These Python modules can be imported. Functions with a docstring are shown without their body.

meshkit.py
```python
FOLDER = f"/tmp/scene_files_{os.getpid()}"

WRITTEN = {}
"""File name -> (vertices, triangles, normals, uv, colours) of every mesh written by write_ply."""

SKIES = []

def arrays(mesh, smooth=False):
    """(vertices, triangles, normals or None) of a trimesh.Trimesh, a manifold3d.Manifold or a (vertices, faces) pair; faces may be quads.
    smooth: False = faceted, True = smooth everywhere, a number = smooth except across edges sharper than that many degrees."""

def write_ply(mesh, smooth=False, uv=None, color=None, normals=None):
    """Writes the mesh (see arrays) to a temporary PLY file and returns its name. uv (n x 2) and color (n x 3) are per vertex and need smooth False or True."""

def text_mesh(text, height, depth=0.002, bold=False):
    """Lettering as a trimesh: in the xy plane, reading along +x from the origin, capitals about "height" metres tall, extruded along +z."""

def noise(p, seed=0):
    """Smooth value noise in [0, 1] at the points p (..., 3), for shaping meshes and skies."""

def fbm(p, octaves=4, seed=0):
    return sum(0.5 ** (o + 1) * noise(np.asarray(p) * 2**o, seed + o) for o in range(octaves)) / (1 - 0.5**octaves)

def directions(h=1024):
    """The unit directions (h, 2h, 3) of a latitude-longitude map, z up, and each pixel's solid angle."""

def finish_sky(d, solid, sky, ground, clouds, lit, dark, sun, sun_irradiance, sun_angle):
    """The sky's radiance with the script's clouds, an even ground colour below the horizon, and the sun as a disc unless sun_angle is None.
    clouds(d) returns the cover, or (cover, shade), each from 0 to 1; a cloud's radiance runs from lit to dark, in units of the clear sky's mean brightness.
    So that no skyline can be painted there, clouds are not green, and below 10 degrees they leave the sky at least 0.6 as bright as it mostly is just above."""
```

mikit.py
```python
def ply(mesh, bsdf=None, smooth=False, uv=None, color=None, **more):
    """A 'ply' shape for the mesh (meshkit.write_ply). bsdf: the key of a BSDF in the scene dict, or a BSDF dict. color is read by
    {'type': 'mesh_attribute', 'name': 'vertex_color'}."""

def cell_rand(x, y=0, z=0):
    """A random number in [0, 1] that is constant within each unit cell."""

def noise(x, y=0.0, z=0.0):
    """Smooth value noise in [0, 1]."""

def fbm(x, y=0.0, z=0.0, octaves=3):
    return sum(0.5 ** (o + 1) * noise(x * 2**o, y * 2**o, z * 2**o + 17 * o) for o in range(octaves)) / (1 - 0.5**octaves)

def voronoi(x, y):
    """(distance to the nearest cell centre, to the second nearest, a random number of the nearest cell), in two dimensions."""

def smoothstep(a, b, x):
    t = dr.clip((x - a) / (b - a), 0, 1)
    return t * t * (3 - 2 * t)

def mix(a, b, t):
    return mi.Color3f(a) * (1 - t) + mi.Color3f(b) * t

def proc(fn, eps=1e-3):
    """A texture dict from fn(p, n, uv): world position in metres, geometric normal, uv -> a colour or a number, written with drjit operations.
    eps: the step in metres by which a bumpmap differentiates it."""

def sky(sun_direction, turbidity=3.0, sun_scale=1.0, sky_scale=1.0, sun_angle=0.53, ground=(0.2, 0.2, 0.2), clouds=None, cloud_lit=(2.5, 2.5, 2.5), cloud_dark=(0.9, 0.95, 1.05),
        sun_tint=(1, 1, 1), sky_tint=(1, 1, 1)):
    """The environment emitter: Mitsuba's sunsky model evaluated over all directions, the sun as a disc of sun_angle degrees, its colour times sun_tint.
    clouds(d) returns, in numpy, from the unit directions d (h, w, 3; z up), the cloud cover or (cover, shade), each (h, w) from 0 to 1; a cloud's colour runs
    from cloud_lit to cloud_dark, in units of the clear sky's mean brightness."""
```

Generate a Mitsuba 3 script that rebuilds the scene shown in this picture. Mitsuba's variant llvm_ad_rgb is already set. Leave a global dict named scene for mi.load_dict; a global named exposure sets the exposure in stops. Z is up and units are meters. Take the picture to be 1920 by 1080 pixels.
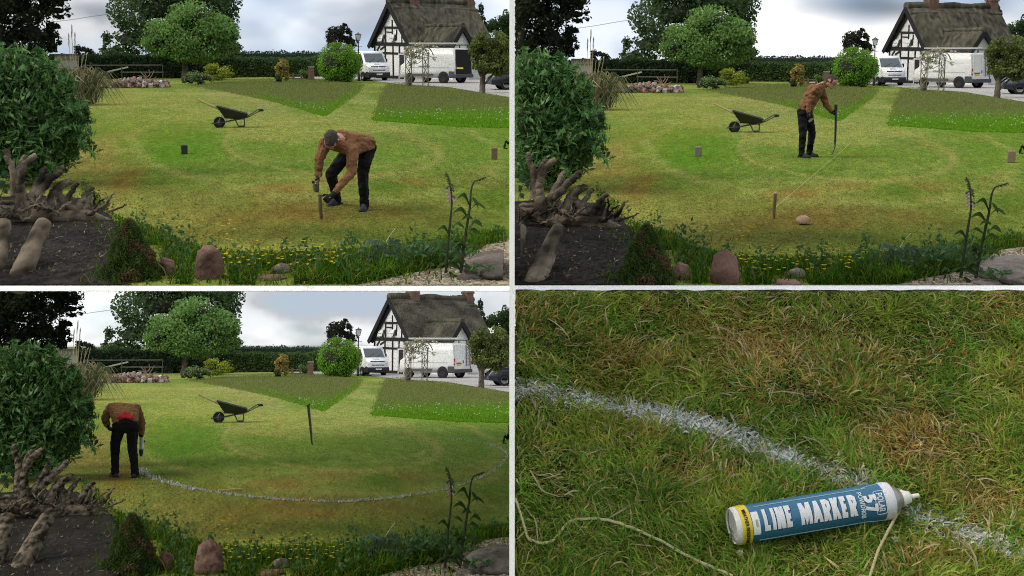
import math, numpy as np, trimesh, manifold3d as m3, mitsuba as mi, drjit as dr, mikit, meshkit
from mikit import noise, fbm, voronoi, smoothstep, mix
from shapely.geometry import Polygon, Point
import shapely
T4 = mi.ScalarTransform4f
scene, labels = {'type': 'scene'}, {}

# ------------------------------------------------------------------ camera, sky, exposure
F, EYE, PITCH, ROW = 2200.0, 2.0, math.radians(7.125), 375.0
CP, SP = math.cos(PITCH), math.sin(PITCH)
scene['camera'] = {'type': 'perspective', 'fov': math.degrees(2 * math.atan(960 / F)), 'fov_axis': 'x',
                   'principal_point_offset_x': 0.0, 'principal_point_offset_y': (540 - ROW) / 1080,
                   'near_clip': 0.05, 'far_clip': 20000.0,
                   'to_world': T4().look_at(origin=[0, 0, EYE], target=[0, CP, EYE + SP], up=[0, 0, 1])}


def clouds(d):
    az = np.degrees(np.arctan2(d[..., 0], d[..., 1])); el = np.degrees(np.arcsin(np.clip(d[..., 2], -1, 1)))
    q = np.stack([d[..., 0] / (d[..., 2] + .35), d[..., 1] / (d[..., 2] + .35), d[..., 2] * 0], -1)
    n = meshkit.fbm(q * 6.5, 5, 3)
    m = meshkit.fbm(q * 2.2 + 9.1, 4, 5)
    s = np.clip((n - .5) * 3.6 + .22, 0, 1) * .55 + np.clip((m - .5) * 3.0, 0, 1) * .35
    for a, e, wa, we, g in CLOUD_SPOTS:            # the grey undersides of the larger clouds, the white gaps between them
        dd = ((az - a) / wa) ** 2 + ((el - e) / we) ** 2
        s = s + g * np.exp(-dd * (.7 + .6 * n))
    return 1 - .7 * np.clip((meshkit.fbm(q * 4.1 + 3.3, 4, 11) - .46) * 5, 0, 1), np.clip(s, 0, 1)


CLOUD_SPOTS = [(-9.5, 2.3, 3.6, .75, .9), (-6.0, 1.7, 2.2, .5, .5), (-20, 1.6, 3.5, 1.6, -.6), (-9.5, .4, 4, .6, -.1),
               (16.8, 16.0, 3.2, .8, .95), (20.0, 15.4, 3.0, .5, .5), (12.0, 15.0, 3.6, 1.6, -.7), (2.5, 15.4, 3, 1.5, -.5),
               (-7.8, 15.4, 4.0, 1.0, .15), (-20.5, 15.3, 2.2, .7, .45), (-4.0, 16.6, 2.5, .6, .5), (-14, 16.3, 3, .8, -.3)]
SUN = np.array([-.64, -.32, .62])
scene['sky_light'] = mikit.sky(SUN.tolist(), turbidity=4, sun_scale=.3, sky_scale=1.0, sun_angle=24, sun_tint=(.90, 1.0, 1.16), clouds=clouds,
                               cloud_lit=(2.6, 2.6, 2.62), cloud_dark=(.50, .58, .68), ground=(.09, .11, .05))
exposure = 2.34
AF = .6          # the albedo of a level surface that shows a given screen colour under this sky


def lin(r, g, b, k=None):
    c = np.array([r, g, b]) / 255.0
    return (((c + .055) / 1.055) ** 2.4) * (AF if k is None else k)


# ------------------------------------------------------------------ where the gardens lie
def rotx(a):
    c, s = math.cos(a), math.sin(a); m = np.eye(4); m[1:3, 1:3] = [[c, -s], [s, c]]; return m


def rotz(a):
    c, s = math.cos(a), math.sin(a); m = np.eye(4); m[:2, :2] = [[c, -s], [s, c]]; return m


def tr(x, y, z):
    m = np.eye(4); m[:3, 3] = [x, y, z]; return m


def scl(s):
    return np.diag([s, s, s, 1.0])


class Garden:
    """k 1 and 2: one-fifth scale gardens on sloping display boards; 3: the full-size garden behind and below them.
    u, v measure a place on the garden plan by how it is seen from the path: ground(u, v) is the lawn point there."""

    def __init__(self, k, ox, oy, tilt, at, scale, edge):
        self.k, self.ox, self.oy = k, ox, oy
        self.M = tr(*at) @ rotx(math.radians(tilt)) @ scl(scale) @ tr(0, -edge, 0)
        self.I = np.linalg.inv(self.M)
        self.s = scale

    def ground(self, u, v):
        u, v = np.broadcast_arrays(np.asarray(u, float), np.asarray(v, float))
        a, b = (u + self.ox - 960) / F, (ROW - v - self.oy) / F
        d = np.stack([a, CP - b * SP, SP + b * CP], -1) @ self.I[:3, :3].T
        o = self.I[:3, :3] @ np.array([0, 0, EYE]) + self.I[:3, 3]
        t = -o[2] / d[..., 2]
        return o + d * t[..., None]

    def pix(self, p):
        w = np.asarray(p) @ self.M[:3, :3].T + self.M[:3, 3] - [0, 0, EYE]
        z = w[..., 1] * CP + w[..., 2] * SP
        return np.stack([960 + F * w[..., 0] / z - self.ox, ROW - F * (w[..., 2] * CP - w[..., 1] * SP) / z - self.oy], -1)

    def unit(self, u, v):
        g = self.ground(u, v)
        px = np.linalg.norm(self.pix(g + [0, 0, 1.0]) - self.pix(g), axis=-1)
        return (np.asarray(v) - 105) / EYE / px

    def place(self, u, v):
        g = self.ground(u, v)
        return self.M @ tr(*g) @ rotz(-math.atan2(g[0], g[1])) @ scl(float(self.unit(u, v)))


G = {1: Garden(1, 2, -8, 14.33, (0, 2.0465, 2.110), .2, 10.05), 2: Garden(2, 967, 1, 14.10, (0, 2.0465, 2.100), .2, 10.05), 3: Garden(3, 0, 545, 0, (0, 0, 0), 1.0, 0)}
WHO = {1: "in the hammering man's garden", 2: "in the bar holder's garden", 3: "in the spraying man's garden"}
WHO0 = "in three gardens"


def depth(v):
    return EYE * F / (v - 105.0)


def rel(u0, v0):
    """Points of an object that stands at u0, v0: p(u, v, dy) in metres, x right, y away, z up from its foot."""
    Y0 = depth(v0)

    def p(u, v, dy=0.0):
        Y = Y0 + np.asarray(dy, float)
        return np.stack(np.broadcast_arrays((np.asarray(u, float) - u0) * Y / F, np.asarray(dy, float), EYE - (np.asarray(v, float) - 105) * Y / F), -1)
    p.px = Y0 / F
    return p


# ------------------------------------------------------------------ materials
def two(b):
    return {'type': 'twosided', 'bsdf': b}


VC = {'type': 'mesh_attribute', 'name': 'vertex_color'}
scene['matte'] = two({'type': 'principled', 'base_color': VC, 'roughness': .85, 'specular': .25})
scene['paint'] = two({'type': 'principled', 'base_color': VC, 'roughness': .32, 'specular': .5, 'clearcoat': .4, 'clearcoat_gloss': .8})
scene['gloss'] = two({'type': 'principled', 'base_color': VC, 'roughness': .12, 'specular': .7})
scene['metal'] = two({'type': 'principled', 'base_color': VC, 'roughness': .4, 'metallic': .8})
scene['leaf'] = {'type': 'principledthin', 'base_color': VC, 'roughness': .75, 'diff_trans': .7, 'eta': 1.25}
scene['cloth'] = two({'type': 'bumpmap', 'arbitrary': mikit.proc(lambda p, n, uv: fbm(p[0] * 60, p[1] * 60, p[2] * 60, 3) * .004 + fbm(p[0] * 16, p[1] * 16, p[2] * 26, 3) * .035, .002), 'scale': 1.0,
                      'bsdf': {'type': 'principled', 'base_color': VC, 'roughness': .9, 'specular': .15, 'sheen': .3}})


def pm(fn, rough=.85, bump=None, scale=1.0, eps=.002, spec=.3, **kw):
    b = {'type': 'principled', 'base_color': mikit.proc(fn), 'roughness': rough, 'specular': spec, **kw}
    if bump is not None:
        b = {'type': 'bumpmap', 'arbitrary': mikit.proc(bump, eps), 'scale': scale, 'bsdf': b}
    return two(b)


def c3(c):
    return mi.Color3f(float(c[0]), float(c[1]), float(c[2]))


scene['bark'] = pm(lambda p, n, uv: mix((.055, .045, .036), (.17, .145, .115), smoothstep(.3, .75, fbm(p[0] * 30, p[1] * 30, p[2] * 9, 4))), .9,
                   lambda p, n, uv: fbm(p[0] * 40, p[1] * 40, p[2] * 10, 4), .02)
scene['drift'] = pm(lambda p, n, uv: mix((.018, .013, .009), (.215, .175, .13), smoothstep(.30, .72, fbm(p[0] * 22 + p[2] * 9, p[1] * 22, p[2] * 22 - p[0] * 14, 4))), .9,
                    lambda p, n, uv: fbm(p[0] * 45 + p[2] * 20, p[1] * 45, p[2] * 45 - p[0] * 30, 4), .005)
scene['thatch'] = pm(lambda p, n, uv: mix((.026, .025, .019), (.125, .115, .083), smoothstep(.28, .78, fbm(p[0] * 1.3, p[1] * 1.3, p[2] * 1.3, 4) * .6 + noise(p[0] * 30, p[1] * 30, p[2] * 5) * .4)) * .95, .95,
                     lambda p, n, uv: fbm(p[0] * 18, p[1] * 18, p[2] * 4, 4), .05)
scene['plaster'] = pm(lambda p, n, uv: mix((.60, .60, .58), (.78, .78, .77), smoothstep(.25, .6, fbm(p[0] * 3, p[1] * 3, p[2] * 1.4, 4))), .9)
scene['brick'] = pm(lambda p, n, uv: mix((.12, .07, .055), (.25, .15, .12), fbm(p[0] * 9, p[1] * 9, p[2] * 9, 4)), .9)
scene['asphalt'] = pm(lambda p, n, uv: mix((.19, .185, .18), (.27, .265, .255), fbm(p[0] * 4, p[1] * 4, p[2] * 4, 4)), .95)
scene['stone'] = pm(lambda p, n, uv: mix((.08, .045, .036), (.23, .135, .11), smoothstep(.25, .75, fbm(p[0] * 14, p[1] * 14, p[2] * 14, 5))), .9,
                    lambda p, n, uv: fbm(p[0] * 30, p[1] * 30, p[2] * 30, 4), .015)
scene['greystone'] = pm(lambda p, n, uv: mix((.07, .06, .055), (.2, .17, .155), smoothstep(.25, .75, fbm(p[0] * 9, p[1] * 9, p[2] * 9, 5))), .9,
                        lambda p, n, uv: fbm(p[0] * 22, p[1] * 22, p[2] * 22, 4), .03)
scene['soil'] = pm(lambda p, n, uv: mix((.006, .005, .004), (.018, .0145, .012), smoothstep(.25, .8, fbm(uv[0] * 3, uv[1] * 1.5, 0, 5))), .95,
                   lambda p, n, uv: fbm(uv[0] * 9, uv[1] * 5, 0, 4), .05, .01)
scene['gritbed'] = pm(lambda p, n, uv: mix((.12, .10, .07), (.34, .29, .21), noise(uv[0] * 40, uv[1] * 16)), .95)
scene['white_board'] = two({'type': 'principled', 'base_color': {'type': 'rgb', 'value': [.9, .9, .9]}, 'roughness': .4, 'specular': .5})
scene['skin'] = two({'type': 'principled', 'base_color': VC, 'roughness': .5, 'specular': .4})

# ------------------------------------------------------------------ mesh helpers
RS = np.random.RandomState


def mesh(v, f):
    return trimesh.Trimesh(np.asarray(v, float), np.asarray(f, int), process=False)


def cat(ms):
    ms = [m for m in ms if m is not None]
    at, vs, fs = 0, [], []
    for m in ms:
        vs.append(np.asarray(m.vertices)); fs.append(np.asarray(m.faces) + at); at += len(m.vertices)
    return mesh(np.vstack(vs), np.vstack(fs))


def box(cx, cy, cz, sx, sy, sz, bev=0.0):
    if bev > 0:
        m = m3.Manifold.hull_points(np.array([[x * (sx / 2 - bx), y * (sy / 2 - by), z * (sz / 2 - bz)] for x in (-1, 1) for y in (-1, 1) for z in (-1, 1)
                                              for bx, by, bz in ((0, bev, bev), (bev, 0, bev), (bev, bev, 0))])).to_mesh()
        return mesh(m.vert_properties[:, :3] + [cx, cy, cz], m.tri_verts)
    b = trimesh.creation.box((sx, sy, sz)); b.apply_translation((cx, cy, cz)); return b


def xf(m, M):
    m = m.copy(); m.apply_transform(M); return m


def mv(m, x=0, y=0, z=0):
    return xf(m, tr(x, y, z))


def bar(p, q, w, h, up=(0, 0, 1)):
    """A square-cut bar from p to q."""
    p, q = np.asarray(p, float), np.asarray(q, float)
    d = q - p; L = np.linalg.norm(d); d /= L
    a = np.cross(d, up)
    if np.linalg.norm(a) < 1e-3:
        a = np.cross(d, (1, 0, 0))
    a /= np.linalg.norm(a); b = np.cross(a, d)
    M = np.eye(4); M[:3, 0], M[:3, 1], M[:3, 2], M[:3, 3] = a, d, b, (p + q) / 2
    return xf(trimesh.creation.box((w, L, h)), M)


def tube(pts, rad, n=7, jit=0.0, seed=0, cap=True):
    p = np.asarray(pts, float); k = len(p)
    r = np.broadcast_to(np.asarray(rad, float), (k,))
    t = np.gradient(p, axis=0); t /= np.linalg.norm(t, axis=1, keepdims=True) + 1e-12
    a = np.cross(t, [0.13, 0.97, 0.2]); a /= np.linalg.norm(a, axis=1, keepdims=True) + 1e-12
    b = np.cross(t, a); ang = np.arange(n) * 2 * np.pi / n
    rr = r[:, None] * (1 + jit * RS(seed).uniform(-1, 1, (k, n)))
    v = (p[:, None] + rr[..., None] * (np.cos(ang)[None, :, None] * a[:, None] + np.sin(ang)[None, :, None] * b[:, None])).reshape(-1, 3)
    i, j = np.meshgrid(np.arange(k - 1), np.arange(n), indexing='ij')
    q = np.stack([i * n + j, i * n + (j + 1) % n, (i + 1) * n + (j + 1) % n, (i + 1) * n + j], -1).reshape(-1, 4)
    f = np.vstack([q[:, [0, 1, 2]], q[:, [0, 2, 3]]])
    if cap:
        v = np.vstack([v, p[0], p[-1]]); m = k * n; jj = np.arange(n)
        f = np.vstack([f, np.stack([jj * 0 + m, (jj + 1) % n, jj], 1), np.stack([jj * 0 + m + 1, (k - 1) * n + jj, (k - 1) * n + (jj + 1) % n], 1)])
    return mesh(v, f)


def bez(pts, n=8):
    """A smooth line through the points (Catmull-Rom)."""
    p = np.asarray(pts, float); p = np.vstack([2 * p[0] - p[1], p, 2 * p[-1] - p[-2]]); out = []
    for i in range(1, len(p) - 2):
        for t in np.arange(n) / n:
            out.append(.5 * ((2 * p[i]) + (-p[i - 1] + p[i + 1]) * t + (2 * p[i - 1] - 5 * p[i] + 4 * p[i + 1] - p[i + 2]) * t * t + (-p[i - 1] + 3 * p[i] - 3 * p[i + 1] + p[i + 2]) * t ** 3))
    return np.array(out + [p[-2]])


def lathe(prof, n=20):
    return trimesh.creation.revolve(np.asarray(prof, float), sections=n)


def prism(poly, w):
    """A side outline (x, z) pulled out to the width w along y."""
    m = trimesh.creation.extrude_polygon(Polygon(poly), w)
    v = np.array(m.vertices); m.vertices = np.stack([v[:, 0], v[:, 2] - w / 2, v[:, 1]], 1); m.invert() if m.volume < 0 else None
    return m


def rock(rx, ry, rz, seed, sub=3, rough=.22, flat=0):
    m = trimesh.creation.icosphere(subdivisions=sub); v = np.array(m.vertices)
    n = meshkit.fbm(v * 1.3 + seed * 7.7, 3, seed) - .5
    v = v * (1 + rough * 2.2 * n[:, None]); v += (meshkit.fbm(v * 5 + seed, 2, seed + 3)[:, None] - .5) * .08 * v
    v[:, 2] = np.maximum(v[:, 2], -.6)
    m.vertices = v * [rx, ry, rz]; return m


def P(m, bsdf='matte', col=None, smooth=False, jit=0.0, seed=0, fine=0.0):
    """A shape dict; col is its own colour, jit a slight unevenness of it."""
    if col is None:
        return mikit.ply(m, bsdf, smooth=smooth)
    n = len(m.vertices); c = np.tile(np.asarray(col, float), (n, 1))
    if jit:
        q = np.asarray(m.vertices) * (3.0 / max(1e-6, np.ptp(np.asarray(m.vertices), axis=0).max())) * 2.2
        c = c * (1 + jit * 2 * (meshkit.fbm(q + seed * 3.1, 4, seed)[:, None] - .5)) + 0
    if fine:
        c = c * (1 + fine * RS(seed).uniform(-1, 1, (n, 1)))
    return mikit.ply(m, bsdf, smooth=smooth if smooth in (True, False) else True, color=np.clip(c, 0, 1))


class Leaves:
    """Leaf-sized faces, each a folded diamond; kept as points until the garden is known, so that none grows through a divider."""

    def __init__(self, pts, length, width, cols, seed=0, droop=0.0, out=None, bsdf='leaf'):
        self.p, self.l, self.w, self.c, self.seed, self.droop, self.out, self.bsdf, self.done = np.asarray(pts), length, width, np.asarray(cols), seed, droop, out, bsdf, None

    def build(self, keep):
        r = RS(self.seed); n = len(self.p)
        d = r.normal(size=(n, 3))
        if self.out is not None:
            d = d * .6 + self.out
        d[:, 2] -= self.droop; d /= np.linalg.norm(d, axis=1, keepdims=True) + 1e-9
        s = np.cross(d, r.normal(size=(n, 3))); s /= np.linalg.norm(s, axis=1, keepdims=True) + 1e-9
        nn = np.cross(d, s); L = self.l * r.uniform(.6, 1.35, (n, 1)); W = self.w * r.uniform(.7, 1.3, (n, 1))
        a = self.p - d * L / 2; b = self.p + d * L / 2
        v = np.stack([a, self.p + s * W / 2 + nn * W * .18, b, self.p - s * W / 2 + nn * W * .18], 1)[keep]
        k = len(v); i = np.arange(k)[:, None] * 4
        f = np.vstack([i + [0, 1, 2], i + [0, 2, 3]])
        return mikit.ply((v.reshape(-1, 3), f), self.bsdf, color=np.clip(np.repeat(self.c[keep] * 1.55, 4, 0), 0, .8))

    def shape(self, g, M):
        keep = np.ones(len(self.p), bool)
        if g is not None and g.k in (1, 2):
            x = self.p @ M[0, :3] + M[0, 3]; keep = (x < -.012) if g.k == 1 else (x > .012)
        if keep.all():
            if self.done is None:
                self.done = self.build(keep)
            return self.done
        return self.build(keep)


def box_hedge(p, u0, u1, v0, v1, n, seed, thick=1.6):
    r = RS(seed); u = r.uniform(u0, u1, n); f = r.uniform(0, 1, n) ** .8; w = meshkit.fbm(np.c_[u / 22, u * 0, u * 0], 3, seed)
    top = v0 + (w - .5) * 9; v = top + (v1 - top) * f; face = r.uniform(size=n) < .75
    d = np.where(face, -thick / 2 + .25 * (meshkit.fbm(np.c_[u / 9, v / 7, u * 0], 2, seed + 1) - .5) + r.normal(0, .08, n), r.uniform(-thick / 2, thick / 2, n)); v = np.where(face, v, top + r.normal(0, 1.2, n))
    return p(u, v, d), (meshkit.fbm(np.c_[u / 7, v / 5, u * 0], 2, seed + 2) * 60).astype(int)


def tones(n, base, spread, seed, alt=None, part=.2, groups=None):
    r = RS(seed); c = np.tile(np.asarray(base, float), (n, 1)) * (1 + spread * r.uniform(-1, 1, (n, 1)))
    c[:, 0] *= 1 + .18 * r.uniform(-1, 1, n)
    if groups is not None:
        c *= (1 + .38 * RS(seed + 1).uniform(-1, 1, groups.max() + 1))[groups][:, None]
    if alt is not None:
        w = r.uniform(size=n) < part; c[w] = np.asarray(alt) * (1 + spread * r.uniform(-1, 1, (w.sum(), 1)))
    return c


def crown(p, clumps, n, seed, sub=14, spread=.24, shell=.45, deep=1.0):
    """Leaf places: each clump of the crown (u, v, half width, half height) is filled with boughs, each bough with leaves. Returns points and the bough of each."""
    r = RS(seed); area = np.array([c[2] * c[3] for c in clumps], float); area /= area.sum()
    pts, grp, at = [], [], 0
    for c, a in zip(clumps, area):
        k = max(3, int(n * a)); m = max(4, int(sub * (a * len(clumps)) ** .5))
        q = r.normal(size=(m, 3)); q /= np.linalg.norm(q, axis=1, keepdims=True); q *= r.uniform(shell, 1, (m, 1)) ** .6
        w = r.randint(0, m, k)
        x = q[w] + r.normal(size=(k, 3)) * spread * r.uniform(.5, 1.2, (m, 1))[w]
        rad = np.linalg.norm(x, axis=1, keepdims=True); x = np.where(rad > 1.18, x * 1.18 / rad, x)
        pts.append(p(c[0] + x[:, 0] * c[2], c[1] + x[:, 2] * c[3], x[:, 1] * c[2] * p.px * deep)); grp.append(w + at); at += m
    return np.vstack(pts), np.concatenate(grp)


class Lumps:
    """Solid dark filler inside a crown or hedge, coloured like the shade between leaves; like the leaves it keeps to its own side of the divider."""

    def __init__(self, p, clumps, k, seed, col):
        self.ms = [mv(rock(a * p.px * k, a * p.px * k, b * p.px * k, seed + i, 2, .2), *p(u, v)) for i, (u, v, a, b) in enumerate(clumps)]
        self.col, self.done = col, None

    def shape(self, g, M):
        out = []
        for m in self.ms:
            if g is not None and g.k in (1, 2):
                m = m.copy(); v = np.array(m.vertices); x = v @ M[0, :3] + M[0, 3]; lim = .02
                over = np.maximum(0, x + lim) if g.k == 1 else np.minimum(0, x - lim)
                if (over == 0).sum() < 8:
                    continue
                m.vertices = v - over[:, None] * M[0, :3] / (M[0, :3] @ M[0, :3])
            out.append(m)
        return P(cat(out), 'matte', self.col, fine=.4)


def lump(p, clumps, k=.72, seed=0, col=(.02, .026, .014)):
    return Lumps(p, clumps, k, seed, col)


def own_side(s, g, M):
    """What stands against the divider between the two small gardens ends there."""
    if g is None or g.k == 3:
        return s
    v, f, n, uv, c = meshkit.WRITTEN[s['filename']]; x = v @ M[0, :3] + M[0, 3]; lim = .016
    over = np.maximum(0, x + lim) if g.k == 1 else np.minimum(0, x - lim)
    if (over == 0).all():
        return s
    if (over != 0).all():
        return None
    v = v - over[:, None] * M[0, :3] / (M[0, :3] @ M[0, :3])
    t = {k: x for k, x in s.items() if k in ('bsdf',)}
    return {**mikit.ply((v, f), None, color=c, uv=uv), **t}


used = {}


def fresh(name, pool):
    n = pool.get(name, 0); pool[name] = n + 1
    return name if n == 0 else f'{name}_{n:03d}'


def put(g, name, parts, label=None, cat_=None, u=0, v=0, group=None, M=None, kind=None, extra=None):
    """One thing of garden g: parts is a list of (part name or '', shape). Parts may repeat; 'wheel__rim' belongs to the last 'wheel'."""
    key = fresh(name, used)
    if M is None:
        M = g.place(u, v) if g is not None else np.eye(4)
    if extra is not None:
        M = M @ extra
    pool, last = {}, {}
    for sub, s in parts:
        if '__' in sub:
            h, q = sub.split('__'); hh = last.get(h, h); sub2 = hh + '__' + fresh(q, last.setdefault('.' + hh, {}))
        elif sub:
            sub2 = fresh(sub, pool); last[sub] = sub2
        else:
            sub2 = ''
        s = s.shape(g, M) if isinstance(s, (Leaves, Lumps)) else own_side(s, g, M) if name not in ('car', 'person') else s
        if s is None:
            continue
        scene[key + ('__' + sub2 if sub2 else '')] = {**s, 'to_world': T4(M)}
    if g is not None and label:
        label = label.replace('{w}', WHO[g.k])
    for sub_ in pool:
        if sub_ == 'dark_filler':
            labels[key + '__dark_filler'] = {'kind': 'stuff'}
    labels[key] = {k: x for k, x in dict(label=label, category=cat_, group=group, kind=kind).items() if x}
    return key

# ------------------------------------------------------------------ the ground of the three gardens
def plan(u, v):
    Y = depth(np.asarray(v, float)); return (np.asarray(u, float) - 477) / F * Y, Y


MEAD = (106, 112, 60)
BLOBS = [  # where the turf is greener, paler or burnt brown: centre, half sizes, colour, strength
    (300, 195, 150, 22, (150, 152, 78), .8), (260, 240, 110, 20, (120, 140, 45), .6), (520, 207, 70, 9, (158, 148, 100), .9), (440, 186, 60, 7, (156, 152, 96), .8), (560, 240, 130, 14, (142, 148, 72), .6),
    (655, 185, 26, 26, (150, 158, 90), .9), (640, 225, 44, 18, (146, 152, 84), .8), (450, 168, 90, 7, MEAD, .9), (590, 172, 90, 12, MEAD, .95), (800, 185, 90, 14, MEAD, .95), (900, 200, 70, 10, MEAD, .9), (800, 222, 100, 14, (92, 138, 24), 1), (920, 228, 70, 16, (92, 138, 24), 1), (560, 205, 50, 10, (98, 138, 30), .8), (640, 160, 60, 4, (110, 140, 40), .8), (560, 405, 330, 55, (126, 110, 54), .6), (190, 310, 60, 50, (146, 124, 66), .5), (350, 285, 85, 30, (82, 130, 20), .85), (290, 262, 70, 16, (105, 135, 35), .7), (430, 330, 60, 18, (105, 130, 40), .5), (560, 320, 100, 12, (74, 118, 20), .95), (640, 300, 60, 22, (122, 140, 60), .5),
    (880, 280, 60, 22, (92, 130, 28), .8), (790, 345, 70, 12, (130, 130, 62), .6), (720, 360, 70, 14, (80, 112, 22), .8), (900, 330, 60, 12, (132, 132, 66), .6), (930, 390, 60, 26, (74, 106, 22), .8),
    (180, 285, 45, 40, (142, 128, 66), .7), (235, 350, 42, 26, (140, 104, 50), .85), (200, 320, 60, 14, (138, 118, 60), .6), (320, 372, 60, 14, (108, 108, 48), .5), (540, 362, 60, 16, (140, 112, 55), .85),
    (620, 342, 46, 9, (134, 116, 56), .7), (775, 352, 26, 6, (138, 112, 55), .6), (545, 408, 90, 16, (128, 102, 46), .85), (440, 415, 60, 14, (124, 104, 48), .7), (650, 400, 120, 18, (108, 98, 44), .8),
    (520, 445, 110, 14, (92, 88, 36), .8), (660, 445, 120, 16, (68, 90, 26), .8), (830, 420, 90, 16, (84, 92, 34), .6), (400, 445, 40, 14, (106, 96, 40), .7), (860, 445, 90, 14, (52, 84, 20), .8),
    (760, 265, 50, 14, (112, 128, 58), .6), (600, 285, 90, 12, (108, 134, 40), .6), (470, 300, 40, 16, (130, 138, 60), .5), (340, 345, 70, 10, (96, 118, 38), .6), (475, 385, 60, 8, (112, 116, 44), .5)]
RINGS = [(620, 286, 205, 52, 11, (152, 150, 82), .6), (590, 292, 385, 88, 13, (148, 152, 80), .5), (620, 283, 180, 40, 8, (152, 152, 84), .3)]


def lt(*rgb):
    return tuple(float(x) for x in lin(*rgb))


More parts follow.
